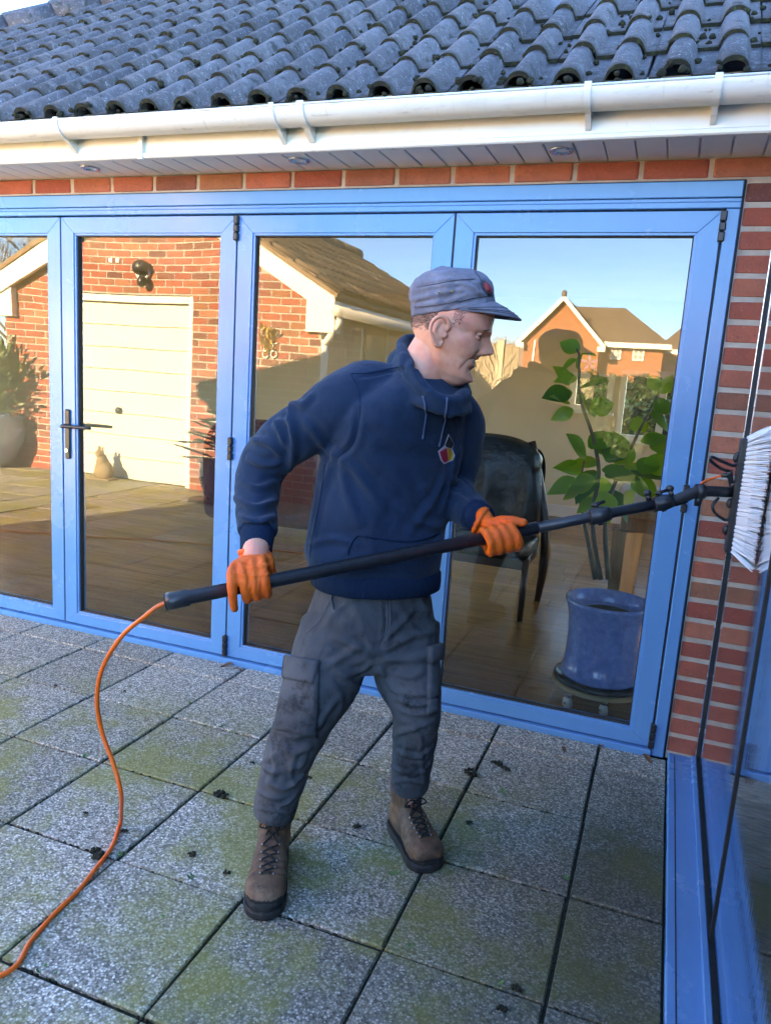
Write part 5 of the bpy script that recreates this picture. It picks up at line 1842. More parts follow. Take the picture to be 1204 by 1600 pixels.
ts = [([(600, 940), (603, 985), (593, 1018)], -.004, .006), ([(596, 1018), (640, 996), (680, 986)], .007, .010), ([(600, 1000), (625, 975), (645, 955)], .005, .009), ([(588, 1022), (550, 1008), (512, 992)], .006, .011),
      ([(590, 1040), (610, 1070), (632, 1100)], .006, .009), ([(598, 1030), (640, 1030), (685, 1018)], .006, .010), ([(612, 1078), (650, 1086), (690, 1080)], .006, .008), ([(615, 1092), (650, 1102), (688, 1094)], .006, .008), ([(624, 1110), (655, 1116), (686, 1106)], .005, .008),
      ([(614, 1150), (640, 1140), (678, 1128)], .005, .008), ([(622, 1176), (652, 1182), (676, 1168)], .008, .008), ([(611, 1196), (630, 1206), (650, 1202)], .007, .007), ([(640, 1212), (660, 1204), (673, 1190)], .007, .007), ([(612, 1222), (635, 1219), (670, 1224)], .006, .006), ([(640, 1120), (652, 1150), (668, 1172)], .004, .008), ([(625, 1140), (634, 1160), (630, 1185)], .004, .007),
      ([(440, 1160), (456, 1176), (480, 1170)], .008, .010), ([(404, 1190), (425, 1206), (452, 1204)], .008, .008), ([(450, 1196), (466, 1200), (478, 1182)], .006, .007), ([(418, 1222), (446, 1232), (474, 1214)], .009, .008), ([(400, 1236), (420, 1246), (440, 1248)], .007, .006), ([(436, 1262), (452, 1254), (468, 1236)], .007, .006), ([(400, 1262), (425, 1266), (455, 1270)], .006, .006), ([(425, 1170), (430, 1200), (420, 1225)], .005, .008), ([(462, 1175), (455, 1205), (462, 1235)], .004, .007),
      ([(548, 935), (520, 960), (505, 985)], .004, .010), ([(560, 1010), (530, 1030), (508, 1040)], .006, .010), ([(585, 1035), (560, 1050), (535, 1056)], .005, .008), ([(620, 940), (640, 975), (668, 1000)], .005, .010), ([(612, 1050), (640, 1058), (660, 1050)], .005, .008), ([(520, 1070), (535, 1095), (528, 1120)], .004, .010),
      ([(430, 1140), (460, 1150), (500, 1130)], .006, .010), ([(520, 1040), (545, 1065), (560, 1080)], .005, .010), ([(530, 1090), (512, 1110), (498, 1135)], .005, .010), ([(540, 930), (560, 960), (580, 1000)], .003, .012), ([(650, 920), (665, 950), (690, 965)], .005, .010), ([(560, 985), (575, 1005), (590, 1018)], .004, .008)]
TW_ = folds(TW_, TQ, ts)
TN = vnormals(TW_, TQ)
low = sst(0.75, 0.15, TW_[:, 2])
TW_ = TW_+TN*(vnoise(TW_, 15, 15)*0.0030+vnoise(TW_*np.array([1, 1, 1.6]), 24, 16)*(0.0010+0.0020*low))[:, None]
TW_ = smooth_v(TW_, TQ, 1, 0.4)
trousers = obj('trousers', TW_, quads(TQ), MT['canvas'], man, True)
TB_ = bvh_of(TW_, TQ)
pk = obj('cargo_pocket', *patch(TB_, [(452, 1030), (500, 1038), (494, 1152), (430, 1140)], 0.006, 14, 22, 0.008), MT['canvas'], trousers, True)
obj('pocket_flap', *patch(TB_, [(450, 1024), (502, 1034), (492, 1068), (446, 1060)], 0.016, 12, 8, 0.005), MT['canvas'], pk, True)
pk = obj('cargo_pocket', *patch(TB_, [(668, 1024), (684, 1018), (682, 1112), (666, 1116)], 0.004, 6, 22, 0.007), MT['canvas'], trousers, True)
obj('pocket_flap', *patch(TB_, [(666, 1010), (686, 1004), (685, 1030), (667, 1036)], 0.016, 6, 6, 0.005), MT['canvas'], pk, True)
for pts in ([(518, 914), (516, 936), (500, 968), (474, 992)], [(604, 936), (603, 985), (593, 1016)], [(608, 936), (609, 975), (602, 1002)], [(470, 994), (468, 1020)], [(499, 1040), (497, 1090), (492, 1150)], [(674, 1022), (672, 1120)], [(455, 1034), (438, 1138)]):
    seam(TB_, pts, MT['thread'], trousers, 0.0011, 0.0006)
obj('belt_loop', *patch(TB_, [(482, 904), (490, 905), (487, 930), (480, 929)], 0.004, 3, 4, 0.003), MT['canvas'], trousers)

# ---- boots
def boot(ankle, toe, lab):
    a = np.array([ankle[0], ankle[1], 0.0])
    d = np.array([toe[0], toe[1], 0.0])-a
    TLn = np.linalg.norm(d)
    f = d/TLn
    s = np.array([-f[1], f[0], 0.0])
    z = np.array([0, 0, 1.0])
    k = TLn/0.222
    sec = [(-.088, .018, .020, .070), (-.080, .032, .016, .10), (-.055, .040, .015, .125), (-.02, .042, .015, .135), (.03, .043, .015, .130), (.075, .047, .015, .108), (.12, .053, .015, .090), (.16, .055, .015, .080), (.19, .050, .015, .074), (.208, .040, .016, .066), (.219, .024, .020, .050)]
    rg = []
    for (x, w, zb, zt) in sec:
        c = a+f*x*(k if x > 0 else 1.0)+z*(zb+zt)/2
        rg.append(ringpts(c, s, z, w, (zt-zb)/2, 2.7, 28))
    b = MB().add(*loft(rg))
    b.add(*tube([a-f*0.025+z*0.06, a-f*0.022+z*0.12, a-f*0.028+z*0.175, a-f*0.034+z*0.215], [.050, .048, .051, .053], 20, True, 3))
    W, Q = remesh(b.V, b.F, 0.0042, 6)
    N = vnormals(W, Q)
    L = np.stack([(W-a)@f, (W-a)@s, W[:, 2]], 1)
    D = vnoise(W, 40, 7)*0.0018
    for x0 in (.095, .115, .135):          # flex creases behind the toe cap
        D += -0.0028*np.exp(-((L[:, 0]-x0*k-0.008*np.sin(L[:, 1]*60))/0.004)**2)*sst(.045, .07, L[:, 2])
    D += -0.003*np.exp(-((L[:, 2]-.036-0.01*sst(.15, .21, L[:, 0]))/0.003)**2)
    for z0 in (.105, .125, .15):
        D += -0.003*np.exp(-((L[:, 2]-z0-L[:, 0]*0.5)/0.004)**2)*sst(.0, -.05, L[:, 0])
    W = W+N*D[:, None]
    o = obj('boot', W, quads(Q), [MT['boot'], MT['rubber']], man, True)
    cz = np.array([W[q].mean(0) for q in Q])
    Lc = np.stack([(cz-a)@f, (cz-a)@s, cz[:, 2]], 1)
    lim = .031+.003*np.sin(Lc[:, 0]*40)+(.022 if lab == 'r' else .010)*sst(.150*k, .205*k, Lc[:, 0])
    o.data.polygons.foreach_set('material_index', (Lc[:, 2] < lim).astype(np.int32))
    o.data.update()
    # sole with lugs
    out = []
    for (x, w, zb, zt) in sec: out.append((x*(k if x > 0 else 1.0), w+.0025))
    pts = [(x-(.004 if i == 0 else 0), w) for i, (x, w) in enumerate(out)]
    ol = [(x, w) for x, w in pts]+[(out[-1][0]+.007, 0.0)]+[(x, -w) for x, w in pts[::-1]]+[(out[0][0]-.006, 0)]
    n = len(ol)
    V = []
    for h, gsc in ((0.0, .975), (.008, 1.0), (.018, .995), (.025, .97)):
        V += [tuple(a+f*(x*(gsc if x > 0 else gsc))+s*(y*gsc)+z*h) for x, y in ol]
    F = [tuple(range(n-1, -1, -1)), tuple(3*n+i for i in range(n))]
    for r_ in range(3):
        F += [(r_*n+i, r_*n+(i+1) % n, (r_+1)*n+(i+1) % n, (r_+1)*n+i) for i in range(n)]
    obj('sole', V, F, MT['rubber'], o)
    bb = bvh_of(W, Q)
    def on(x, y, zz=None, off=0.003):
        # point on the upper, shot down onto the instep or forward onto the shaft
        if zz is None:
            h = bb.ray_cast(Vector(a+f*x*k+s*y+z*0.4), Vector((0, 0, -1)))
        else:
            h = bb.ray_cast(Vector(a+f*0.4+s*y+z*zz), Vector(-f))
        p, nn = np.array(h[0] if h[0] is not None else a+f*x+s*y+z*0.1), np.array(h[1] if h[1] is not None else z)
        return p+nn*off
    rowsL = [on(.115, 0, None, 0), on(.097, 0), on(.079, 0), on(.062, 0)]
    eye = [((.150, None), .017), ((.130, None), .019), ((.110, None), .021), ((.088, None), .022), ((.068, None), .022), ((0, .130), .021), ((0, .150), .022), ((0, .172), .023)]
    Lp, Rp = [], []
    for (x, zz), w in eye:
        Lp.append(on(x, w, zz, .0035)); Rp.append(on(x, -w, zz, .0035))
    lc = MB()
    for i in range(len(eye)-1):
        for p, q in ((Lp[i], Rp[i+1]), (Rp[i], Lp[i+1])):
            m_ = (p+q)/2
            h = bb.find_nearest(Vector(m_))
            m_ = np.array(h[0])+np.array(h[1])*0.005
            lc.tube([p, m_, q], 0.0024, 6, True, 4)
    lc.tube([Lp[0], (Lp[0]+Rp[0])/2+z*.004, Rp[0]], 0.0024, 6, True, 4)
    kn = (Lp[-2]+Rp[-2])/2+f*0.010
    for sg in (-1, 1):
        lc.tube([kn, kn+s*sg*0.02+f*0.010+z*0.010, kn+s*sg*0.036+f*0.008-z*0.006, kn+s*sg*0.018+f*0.006-z*0.012, kn], 0.0022, 6, True, 4)
        lc.tube([kn, kn+s*sg*0.014+f*0.012-z*0.02, kn+s*sg*0.02+f*0.012-z*0.045], 0.0022, 6, True, 4)
    obj('bootlace', lc.V, lc.F, MT['lace'], o, True)
    for p in Lp+Rp:
        V, F = ellipsoid(p, (.0034, .0034, .0034), None, 8, 6)
        obj('lace_hook', V, F, MT['hook'], o, True)
    # padded tongue standing above the shaft
    tp = [a+f*0.018+z*0.125, a+f*0.020+z*0.175, a+f*0.024+z*0.222]
    V, F = tube(tp, [.030, .034, .026], 14, True, 4, flat=0.30, side=s)
    obj('tongue', V, F, MT['boot'], o, True)
    return o
aR, aL = at(428, 1290, -1.24), at(640, 1246, -.957)
boot(aR, atz(409, 1440, 0.0), 'r')
boot(aL, atz(674, 1364, 0.0), 'l')

# ---- gloves
def hand_mesh(parts, vox=0.0032, sm=3):
    mb = MB()
    for P, R in parts:
        mb.add(*tube(P, R, 12, True, 4))
        for e, r in ((P[0], R[0]), (P[-1], R[-1])):
            mb.add(*ellipsoid(e, (r, r, r), None, 10, 8))
    return mb
def polar(c, f, up, ax, ang, r):
    return c+pdir*ax+f*(math.cos(rad(ang))*r)+up*(math.sin(rad(ang))*r)
cR = pole_at_u(394)
f_, up_ = frame_at(cR)
RW = at(399, 872, -1.262)
parts = []
for ax, ln, rr0 in ((-.042, 0.92, .0125), (-.014, 1.0, .0135), (.013, 1.0, .0138), (.039, .95, .0135)):
    kn = polar(cR, f_, up_, ax*0.95, 78, .052)
    P = [RW+(kn-RW)*0.35+pdir*ax*0.3, kn, polar(cR, f_, up_, ax, 28, .037), polar(cR, f_, up_, ax-.002, -25, .034), polar(cR, f_, up_, ax-.004, -80, .033*ln+.002), polar(cR, f_, up_, ax-.004, -125, .030)]
    parts.append((P, [.017, rr0*1.15, rr0*1.05, rr0, rr0*.95, rr0*.85]))
# little finger lies straighter and lower
parts[0] = ([parts[0][0][0], parts[0][0][1], polar(cR, f_, up_, -.046, 15, .038), polar(cR, f_, up_, -.052, -50, .040), polar(cR, f_, up_, -.056, -85, .052)], [.016, .0145, .0135, .012, .0105])
kc = polar(cR, f_, up_, 0, 85, .050)
mb = hand_mesh(parts)
mb.add(*tube([RW+up_*0.012, RW*0.6+kc*0.4, RW*0.25+kc*0.75, kc-up_*0.004], [.040, .044, .050, .052], 20, True, 3, flat=0.50, side=pdir))
th = [RW+pdir*0.028-f_*0.008, polar(cR, f_, up_, .050, 110, .050), polar(cR, f_, up_, .048, 165, .036), polar(cR, f_, up_, .036, 215, .033)]
mb2 = hand_mesh([(th, [.018, .017, .014, .012])])
mb.add(mb2.V, mb2.F)
W, Q = remesh(mb.V, mb.F, 0.0034, 3)
def glove_finish(W, Q, sd, strokes):
    if strokes: W = folds(W, Q, strokes)
    N = vnormals(W, Q)
    W = W+N*(vnoise(W, 55, sd)*0.0016+vnoise(W, 110, sd+1)*0.0007)[:, None]
    return smooth_v(W, Q, 1, 0.4)
W = glove_finish(W, Q, 21, [([(372, 880), (395, 886), (424, 882)], .003, .004), ([(366, 893), (390, 900), (428, 896)], .003, .004), ([(382, 884), (388, 905), (386, 920)], -.002, .003), ([(400, 895), (402, 912), (400, 928)], -.002, .003)])
gR = obj('glove', W, quads(Q), MT['glove'], man, True)
V, F = tube([RW+up_*0.016, RW+up_*0.024, RW+up_*0.030], [.0430, .0445, .0425], 28, True, 3, flat=0.74, side=pdir)
obj('glove_cuff', V, F, MT['glove'], gR, True)

cL = pole_at_u(783)
f_, up_ = frame_at(cL)
LW = at(750, 811, -.985)
palm_c = polar(cL, f_, up_, -.012, 200, .034)
parts = []
for i, (ax, rr0) in enumerate(((-.040, .0115), (-.016, .0128), (.009, .0130), (.032, .0125))):
    P = [polar(cL, f_, up_, ax*0.8-.006, 205, .034), polar(cL, f_, up_, ax, 255, .040), polar(cL, f_, up_, ax+.002, 300, .040), polar(cL, f_, up_, ax+.000, -18, .034), polar(cL, f_, up_, ax-.006, 22, .032), polar(cL, f_, up_, ax-.012, 48, .031)]
    parts.append((P, [.017, rr0*1.15, rr0*1.1, rr0*1.02, rr0*.95, rr0*.82]))
mb = hand_mesh(parts)
mb.add(*tube([LW, LW*0.5+palm_c*0.5, palm_c+pdir*0.02], [.036, .040, .040], 18, True, 4, flat=0.62, side=up_))
th = [LW+up_*0.012+pdir*0.008, polar(cL, f_, up_, -.020, 125, .040), polar(cL, f_, up_, .012, 98, .036), polar(cL, f_, up_, .040, 66, .031), polar(cL, f_, up_, .060, 45, .029)]
mb2 = hand_mesh([(th, [.024, .021, .0170, .0145, .0120])])
mb.add(mb2.V, mb2.F)
W, Q = remesh(mb.V, mb.F, 0.0034, 3)
W = glove_finish(W, Q, 25, [([(748, 806), (765, 804), (782, 803)], .002, .004)])
gL = obj('glove', W, quads(Q), MT['glove'], man, True)
V, F = tube([LW-pdir*0.006, LW+(palm_c-LW)*0.12], [.041, .042], 24, True, 0, flat=0.9, side=up_)
obj('glove_cuff', V, F, MT['glove'], gL, True)

# ---- head and neck (the man's skin)
HS = 1.08
NOD = rad(15)
fx = np.array([0.990, 0.14, 0.0]); fx /= np.linalg.norm(fx)
ly = np.cross(np.array([0, 0, 1.0]), fx)              # his left
TILT = rad(-3)
Fh = fx*math.cos(NOD)-np.array([0, 0, 1.0])*math.sin(NOD)
Uh = fx*math.sin(NOD)+np.array([0, 0, 1.0])*math.cos(NOD)
RH = np.stack([Fh, ly, Uh], 1)                        # local (x forward, y left, z up) -> world
EYE_L = np.array([0.078, -0.031, 0.126])*HS
HO = at(751, 526, -1.035)-RH@EYE_L
def hw(P):
    return HO+(np.asarray(P)*HS)@RH.T
def smooth1(x, xp, fp):
    xs_ = np.linspace(xp[0], xp[-1], 400)
    ys = np.interp(xs_, xp, fp)
    k = np.hanning(25); k /= k.sum()
    ys2 = np.convolve(np.pad(ys, 12, 'edge'), k, 'valid')
    return np.interp(x, xs_, ys2)
def head_points(TH, Z):
    zf = [0.0, .008, .02, .035, .047, .056, .064, .074, .085, .10, .115, .128, .142, .155, .175, .20, .22, .235]
    xf = [.058, .076, .086, .080, .079, .084, .081, .086, .085, .084, .084, .083, .090, .093, .092, .082, .060, .02]
    zb = [0.0, .03, .05, .075, .10, .14, .18, .21, .235]
    xb = [-.01, -.025, -.045, -.078, -.096, -.104, -.098, -.075, -.02]
    zw = [0.0, .008, .02, .045, .07, .095, .12, .15, .18, .21, .225, .235]
    ww = [.020, .033, .043, .056, .064, .070, .073, .076, .075, .062, .045, .02]
    XF, XB, WD = smooth1(Z, zf, xf), smooth1(Z, zb, xb), smooth1(Z, zw, ww)
    cx = -0.005+0.02*sst(.09, .0, Z)
    ct, st = np.cos(TH), np.sin(TH)
    pf = 0.86-0.12*sst(.08, .0, Z)
    X = np.where(ct > 0, cx+(XF-cx)*np.abs(ct)**pf, cx-(cx-XB)*np.abs(ct)**0.9)
    Y = WD*np.sign(st)*np.abs(st)**0.88
    P = np.stack([X, Y, Z], -1)
    y, z = Y, Z
    front = sst(0.0, .05, X)
    g = lambda y0, z0, sy, sz: np.exp(-((np.abs(y)-y0)/sy)**2-((z-z0)/sz)**2)*front
    # nose
    nz = np.interp(z, [.080, .086, .092, .098, .108, .120, .134, .146, .155], [0, .016, .0285, .0340, .0290, .0205, .0110, .0045, 0])
    ny = np.interp(z, [.080, .095, .105, .12, .145], [.0165, .0165, .0150, .0135, .0140])
    dx = nz*np.exp(-(y/ny)**2)*front
    dx += .0075*g(.0150, .0905, .0060, .0060)                   # nostril wings
    dx -= .0060*g(.0330, .1245, .0150, .0085)                   # sockets
    dx += .0075*g(.0300, .1420, .0200, .0070)                   # brows
    dx += .0060*g(.0440, .0900, .0180, .0160)                   # smiling cheeks
    # nasolabial fold from nostril to below the mouth corner
    fold_y = .024+.015*sst(.098, .055, z)
    fm_ = sst(.028, .045, z)*sst(.096, .086, z)
    dx -= .0050*np.exp(-((np.abs(y)-fold_y)/.0040)**2)*fm_*front
    fold_y2 = fold_y+.011
    dx -= .0022*np.exp(-((np.abs(y)-fold_y2)/.003)**2)*sst(.045, .06, z)*sst(.09, .075, z)*front
    # mouth: open smile
    mz = .0640+.0105*sst(.006, .032, np.abs(y))
    mw_ = sst(.034, .028, np.abs(y))
    dx -= .0170*np.exp(-((z-mz)/.0058)**4)*mw_*front
    dx += .0022*np.exp(-((z-mz-.0098)/.0036)**2)*mw_*front
    dx += .0026*np.exp(-((z-mz+.0105)/.0040)**2)*mw_*front
    dx += .0085*g(.0, .0190, .0190, .0120)                      # chin
    dx -= .0030*g(.0, .0400, .0200, .0050)
    P[..., 0] += dx
    # crow's feet and jaw modelling on the sides
    side = sst(.02, .055, np.abs(y))
    P[..., 1] += np.sign(y)*(-.0045*np.exp(-((X-.045)/.018)**2-((z-.125)/.014)**2)+.004*np.exp(-((X-.045)/.02)**2-((z-.105)/.012)**2)-.005*np.exp(-((X-.035)/.025)**2-((z-.062)/.016)**2)+.003*np.exp(-((X-.0)/.022)**2-((z-.04)/.02)**2))*side
    for k, a in enumerate((-.5, .0, .5)):
        d = (z-.127)-(X-.058)*-a
        P[..., 1] -= np.sign(y)*.0016*np.exp(-(d/.0016)**2)*np.exp(-((X-.048)/.009)**2)*side
    for k in range(3):      # forehead lines
        P[..., 0] -= .0012*np.exp(-((z-(.160+.009*k))/.0018)**2)*front
    return P
nT, nZ = 300, 150
# more samples round the face
tt = np.linspace(0, 1, nT, endpoint=False)
thv = 2*math.pi*tt-0.62*np.sin(2*math.pi*tt)
zv = np.linspace(0.0, 0.235, nZ)
TH, ZZ = np.meshgrid(thv, zv)
HP = head_points(TH, ZZ)
V = hw(HP.reshape(-1, 3))
F = []
for i in range(nZ-1):
    for j in range(nT):
        F.append((i*nT+j, i*nT+(j+1) % nT, (i+1)*nT+(j+1) % nT, (i+1)*nT+j))
F.append(tuple(range(nT-1, -1, -1)))
F.append(tuple((nZ-1)*nT+j for j in range(nT)))
body = MB().add(V, F)
# neck, with the cords and the fold under the jaw
nk0 = at(680, 630, -.945)
nk1, nk2, nk3 = hw([(-.030, 0, -.012)])[0], hw([(-.032, 0, .030)])[0], hw([(-.026, 0, .07)])[0]
V, F = tube([nk0, (nk0+nk1)/2, nk1, nk2, nk3], [.066, .063, .062, .062, .060], 40, True, 8)
V = np.array(V)
body.add(V+np.stack([vnoise(V, 30, 3)]*3, 1)*0.002, F)
# underjaw softness
body.add(*ellipsoid(hw([(.030, 0, .016)])[0], (.050*HS, .036*HS, .026*HS), RH, 24, 14))
# ears
for sg in (-1, 1):
    ec = np.array([-.010, sg*.0745, .105])
    def el(P): return hw([ec+np.array(q)*np.array([1, sg, 1]) for q in P])
    body.add(*tube(el([(.012, .002, .008), (.014, .006, .020), (.004, .013, .033), (-.012, .018, .033), (-.023, .021, .020), (-.024, .020, .0), (-.016, .015, -.016), (-.004, .009, -.028), (.007, .004, -.030), (.010, .002, -.018)]), [.004, .0052, .0055, .0055, .0055, .0050, .0060, .0080, .0070, .004], 12, True, 6))
    body.add(*tube(el([(-.002, .004, .022), (-.012, .011, .014), (-.012, .011, -.002), (-.002, .006, -.014), (.008, .002, -.016)]), [.004, .0050, .0048, .0046, .004], 10, True, 5))
    body.add(*ellipsoid(el([(-.007, .004, .003)])[0], (.019, .006, .029), RH, 18, 12))
    body.add(*ellipsoid(el([(.012, .002, -.004)])[0], (.006, .006, .008), RH, 12, 8))
W, Q = remesh(body.V, body.F, 0.0023, 2, 0.45)
hw_bvh = None
body = MB().add(W, quads(Q))
# bare wrist between cuff and glove, and the limbs under the clothes
body.add(*tube([RA[4], RA[5], at(402, 845, -1.235), RW+np.array([0, 0, 0.02]), RW-np.array([0, 0, .012])], [.045, .040, .036, .036, .036], 24, True, 4))
body.add(*tube([RA[1], RA[2], RA[3], RA[4]], [.045, .048, .044, .042], 16, True, 3))
body.add(*tube(LA[1:]+[LW], [.052, .048, .044, .040, .034, .030], 16, True, 3))
body.add(*tube([nk0, at(625, 700, -.945), at(590, 850, -.985), at(578, 975, -1.0)], [.04, .07, .09, .10], 20, True, 4))
for LLg, ak in ((RL, aR), (LL, aL)):
    body.add(*tube(LLg[:-1]+[np.array([ak[0], ak[1], .10])], [.085, .075, .050, .038, .032, .028], 16, True, 3))
skin = obj('body', body.V, body.F, MT['skin'], man, True)
for sg in (-1, 1):
    e = np.array([.0640, sg*.0305, .1260])
    V, F = ellipsoid(hw([e])[0], (.0125*HS,)*3, None, 20, 14)
    eo = obj('eye', V, F, MT['eye'], skin, True)
    V, F = ellipsoid(hw([e+np.array([.0075, 0, -.0015])])[0], (.0064*HS, .0064*HS, .0064*HS), None, 16, 10)
    obj('iris', V, F, MT['iris'], eo, True)
    lid = MB()
    for (dz, r_, a0) in ((.0058, .0052, .0004), (-.0056, .0042, -.0010)):
        P = [e+np.array([.0125*math.cos(t)*0.98+a0, sg*.0130*math.sin(t), dz*math.cos(t)**0.5 if math.cos(t) > 0 else 0]) for t in np.linspace(-1.25, 1.25, 11)]
        lid.tube(hw(P), [r_*.35, r_*.7]+[r_]*7+[r_*.7, r_*.35], 8)
    lid.build('eyelid', MT['skin'], eo, True)
    P = [np.array([.0905-.010*t*t, sg*(.016+.030*t), .1455+.006*t-.012*t*t]) for t in np.linspace(0, 1, 8)]
    V, F = tube(hw(P), [.0016, .0026, .0030, .0030, .0028, .0022, .0018, .001], 6)
    obj('eyebrow', V, F, MT['hair'], skin, True)
# teeth and lips
tp_ = MB()
for k in range(-5, 6):
    a = k*0.17
    c = np.array([.0780+.0095*(math.cos(a)-1)*4, .0215*math.sin(a)/math.sin(.85), 0.0672+.0085*abs(k)/5*abs(k)/5])
    tp_.add(*ellipsoid(hw([c])[0], (.0028, .0023, .0044), RH, 8, 6))
tp_.build('teeth', MT['tooth'], skin, True)
# hair below the cap
hair = MB()
rs = random.Random(3)
cnt = 0
while cnt < 2600:
    i, j = rs.randrange(nZ-1), rs.randrange(nT)
    x, y, z = HP[i, j]
    line = .166+.5*x
    if x < -.030:
        lo = .092+.25*max(0, x+.075)
        if not (lo < z < line+.012): continue
        if rs.random() > sst(lo-.004, lo+.026, z): continue
    else:
        if not (.006 < x < .034 and .120 < z < .190): continue
        if rs.random() > .55*sst(.120, .150, z)*sst(.034, .022, x): continue
    p = HP[i, j]
    nn = np.array([p[0]+.005, p[1], 0.0]); nn /= np.linalg.norm(nn)+1e-9
    L = rs.uniform(.004, .008)*(1.0 if x < 0 else .7)
    d = np.array([-.45 if x > -.09 else 0.0, 0, -1.0])+nn*.35+np.array([rs.uniform(-.3, .3), rs.uniform(-.3, .3), rs.uniform(-.2, .2)])
    d /= np.linalg.norm(d)
    s_ = np.cross(d, nn); s_ /= np.linalg.norm(s_)+1e-9
    b0 = p+nn*.0004
    hair.add(hw([b0-s_*.0006, b0+s_*.0006, b0+d*L+nn*.0012]), [(0, 1, 2)])
    cnt += 1
hair.build('hair', MT['hair'], man)

# ---- cap
cap_rings = []
CT = math.atan(.5)
def capl(x, y, z):
    # the cap is worn tipped back on the head
    x, y, z = x*.955, y*.965, z*.95
    return (-.010+x*math.cos(CT)-z*math.sin(CT), y, .159+x*math.sin(CT)+z*math.cos(CT))
zc = [-.002, .000, .008, .024, .027, .045, .060, .066, .080, .094, .105, .111, .113]
sc = [.985, 1.0, 1.0, 1.0, .992, 1.0, 1.0, .985, .91, .77, .56, .30, .06]
n = 96
for z, s in zip(zc, sc):
    rg = []
    for j in range(n):
        t = 2*math.pi*j/n
        ct, st = math.cos(t), math.sin(t)
        fr_ = .110-.10*max(0, z-.045)*1.3
        x = (fr_ if ct > 0 else .107)*math.copysign(abs(ct)**.92, ct)*s
        y = .0845*math.copysign(abs(st)**.92, st)*s
        zz = z-.004*ct*(1 if z < .03 else 0)+.006*(-ct)*(z/.113)
        rg.append(capl(x, y, zz))
    cap_rings.append(rg)
CV = np.array([p for r in cap_rings for p in r])
F = loft(cap_rings)[1]
# densify for cloth folds
cw_, cq_ = hw(CV), F
W, Q = remesh(cw_, cq_, 0.0040, 2)
cs = [([(640, 470), (690, 458), (745, 452)], .004, .006), ([(652, 448), (700, 440), (742, 438)], -.003, .004), ([(648, 478), (690, 472), (730, 464)], .003, .005), ([(715, 440), (735, 448), (752, 460)], .004, .005), ([(725, 430), (742, 445), (756, 462)], -.003, .004), ([(700, 468), (730, 460), (760, 458)], .004, .005), ([(660, 430), (700, 424), (730, 432)], .002, .008), ([(690, 486), (720, 474), (758, 468)], -.003, .004)]
W = folds(W, Q, cs)
N = vnormals(W, Q)
W = W+N*(vnoise(W, 45, 31)*0.0022+vnoise(W, 90, 32)*0.001)[:, None]
cap = obj('cap', W, quads(Q), MT['cap'], man, True)
CB = bvh_of(W, Q)
# peak
pk_ = []
nb = 28
for lay, th_ in ((0, 0.0), (1, .0045)):
    for i in range(9):
        s = i/8
        for j in range(nb+1):
            t = -1.34+2.68*j/nb
            bx = .107*abs(math.cos(t))**.92; by = .0845*math.copysign(abs(math.sin(t))**.92, t)
            ext = .062*max(0, math.cos(t*1.15))**.75
            x = bx+ext*s; y = by*(1-.05*s)
            e = (abs(t)/1.34)**2
            se = s*ext/.062
            z = .012-.012*e-.038*se-.016*se*se
            pk_.append(capl(x, y, z-th_))
F = []
m = 9*(nb+1)
for i in range(8):
    for j in range(nb):
        q = i*(nb+1)+j
        F.append((q, q+1, q+nb+2, q+nb+1)); F.append((m+q+1, m+q, m+q+nb+1, m+q+nb+2))
for j in range(nb):
    q = 8*(nb+1)+j
    F.append((q, q+1, m+q+1, m+q)); F.append((j+1, j, m+j, m+j+1))
for i in range(8):
    q = i*(nb+1)
    F.append((q+nb+1, q, m+q, m+q+nb+1)); q += nb
    F.append((q, q+nb+1, m+q+nb+1, m+q))
pko = obj('peak', hw(pk_), F, MT['cap'], cap, True)
for s in (.55, .78, .96):
    P = []
    for j in range(nb+1):
        t = -1.30+2.60*j/nb
        i0 = int(s*8)*(nb+1)+j
        P.append(hw([np.array(pk_[i0])+np.array([0, 0, .0006])])[0])
    V, F = tube(P, .0009, 4)
    obj('stitching', V, F, MT['cap_dark'], pko)
for pts, r_ in (([(643, 480), (670, 478), (700, 474), (716, 470)], .0012), ([(645, 494), (670, 494), (700, 490), (720, 486)], .0012), ([(651, 449), (680, 444), (712, 438), (742, 436)], .0013), ([(741, 424), (750, 436), (757, 452), (762, 462)], .0016), ([(716, 472), (740, 466), (770, 462)], .0014)):
    seam(CB, pts, MT['cap_dark'], cap, r_, 0.0004, 'stitching')
for (u, v) in ((686, 457.5), (706, 454.5)):
    p, nn = cast(CB, u, v)
    V, F = ellipsoid(p+nn*0.0003, (.0034, .0034, .0034), None, 10, 8)
    e = obj('eyelet', V, F, MT['gold'], cap, True)
    V, F = ellipsoid(p+nn*0.0022, (.0020, .0020, .0020), None, 8, 6)
    obj('eyelet_hole', V, F, MT['black'], e)
def oval(u, v, ru, rv, rot, mat, off, nm, par):
    P = []
    c, n0 = cast(CB, u, v)
    for k in range(20):
        a = 2*math.pi*k/20
        du, dv = ru*math.cos(a), rv*math.sin(a)
        p, nn = cast(CB, u+du*math.cos(rot)-dv*math.sin(rot), v+du*math.sin(rot)+dv*math.cos(rot))
        P.append(p+nn*off)
    V = [c+n0*off]+P+[p-n0*.004 for p in P]
    F = [(0, 1+i, 1+(i+1) % 20) for i in range(20)]+[(1+i, 21+i, 21+(i+1) % 20, 1+(i+1) % 20) for i in range(20)]
    return obj(nm, V, F, mat, par, True)
bdg = oval(759, 450, 6, 13, -.55, MT['cap_dark'], .0025, 'badge', cap)
oval(760, 450, 4.0, 9.5, -.55, MT['red'], .0045, 'badge_face', bdg)

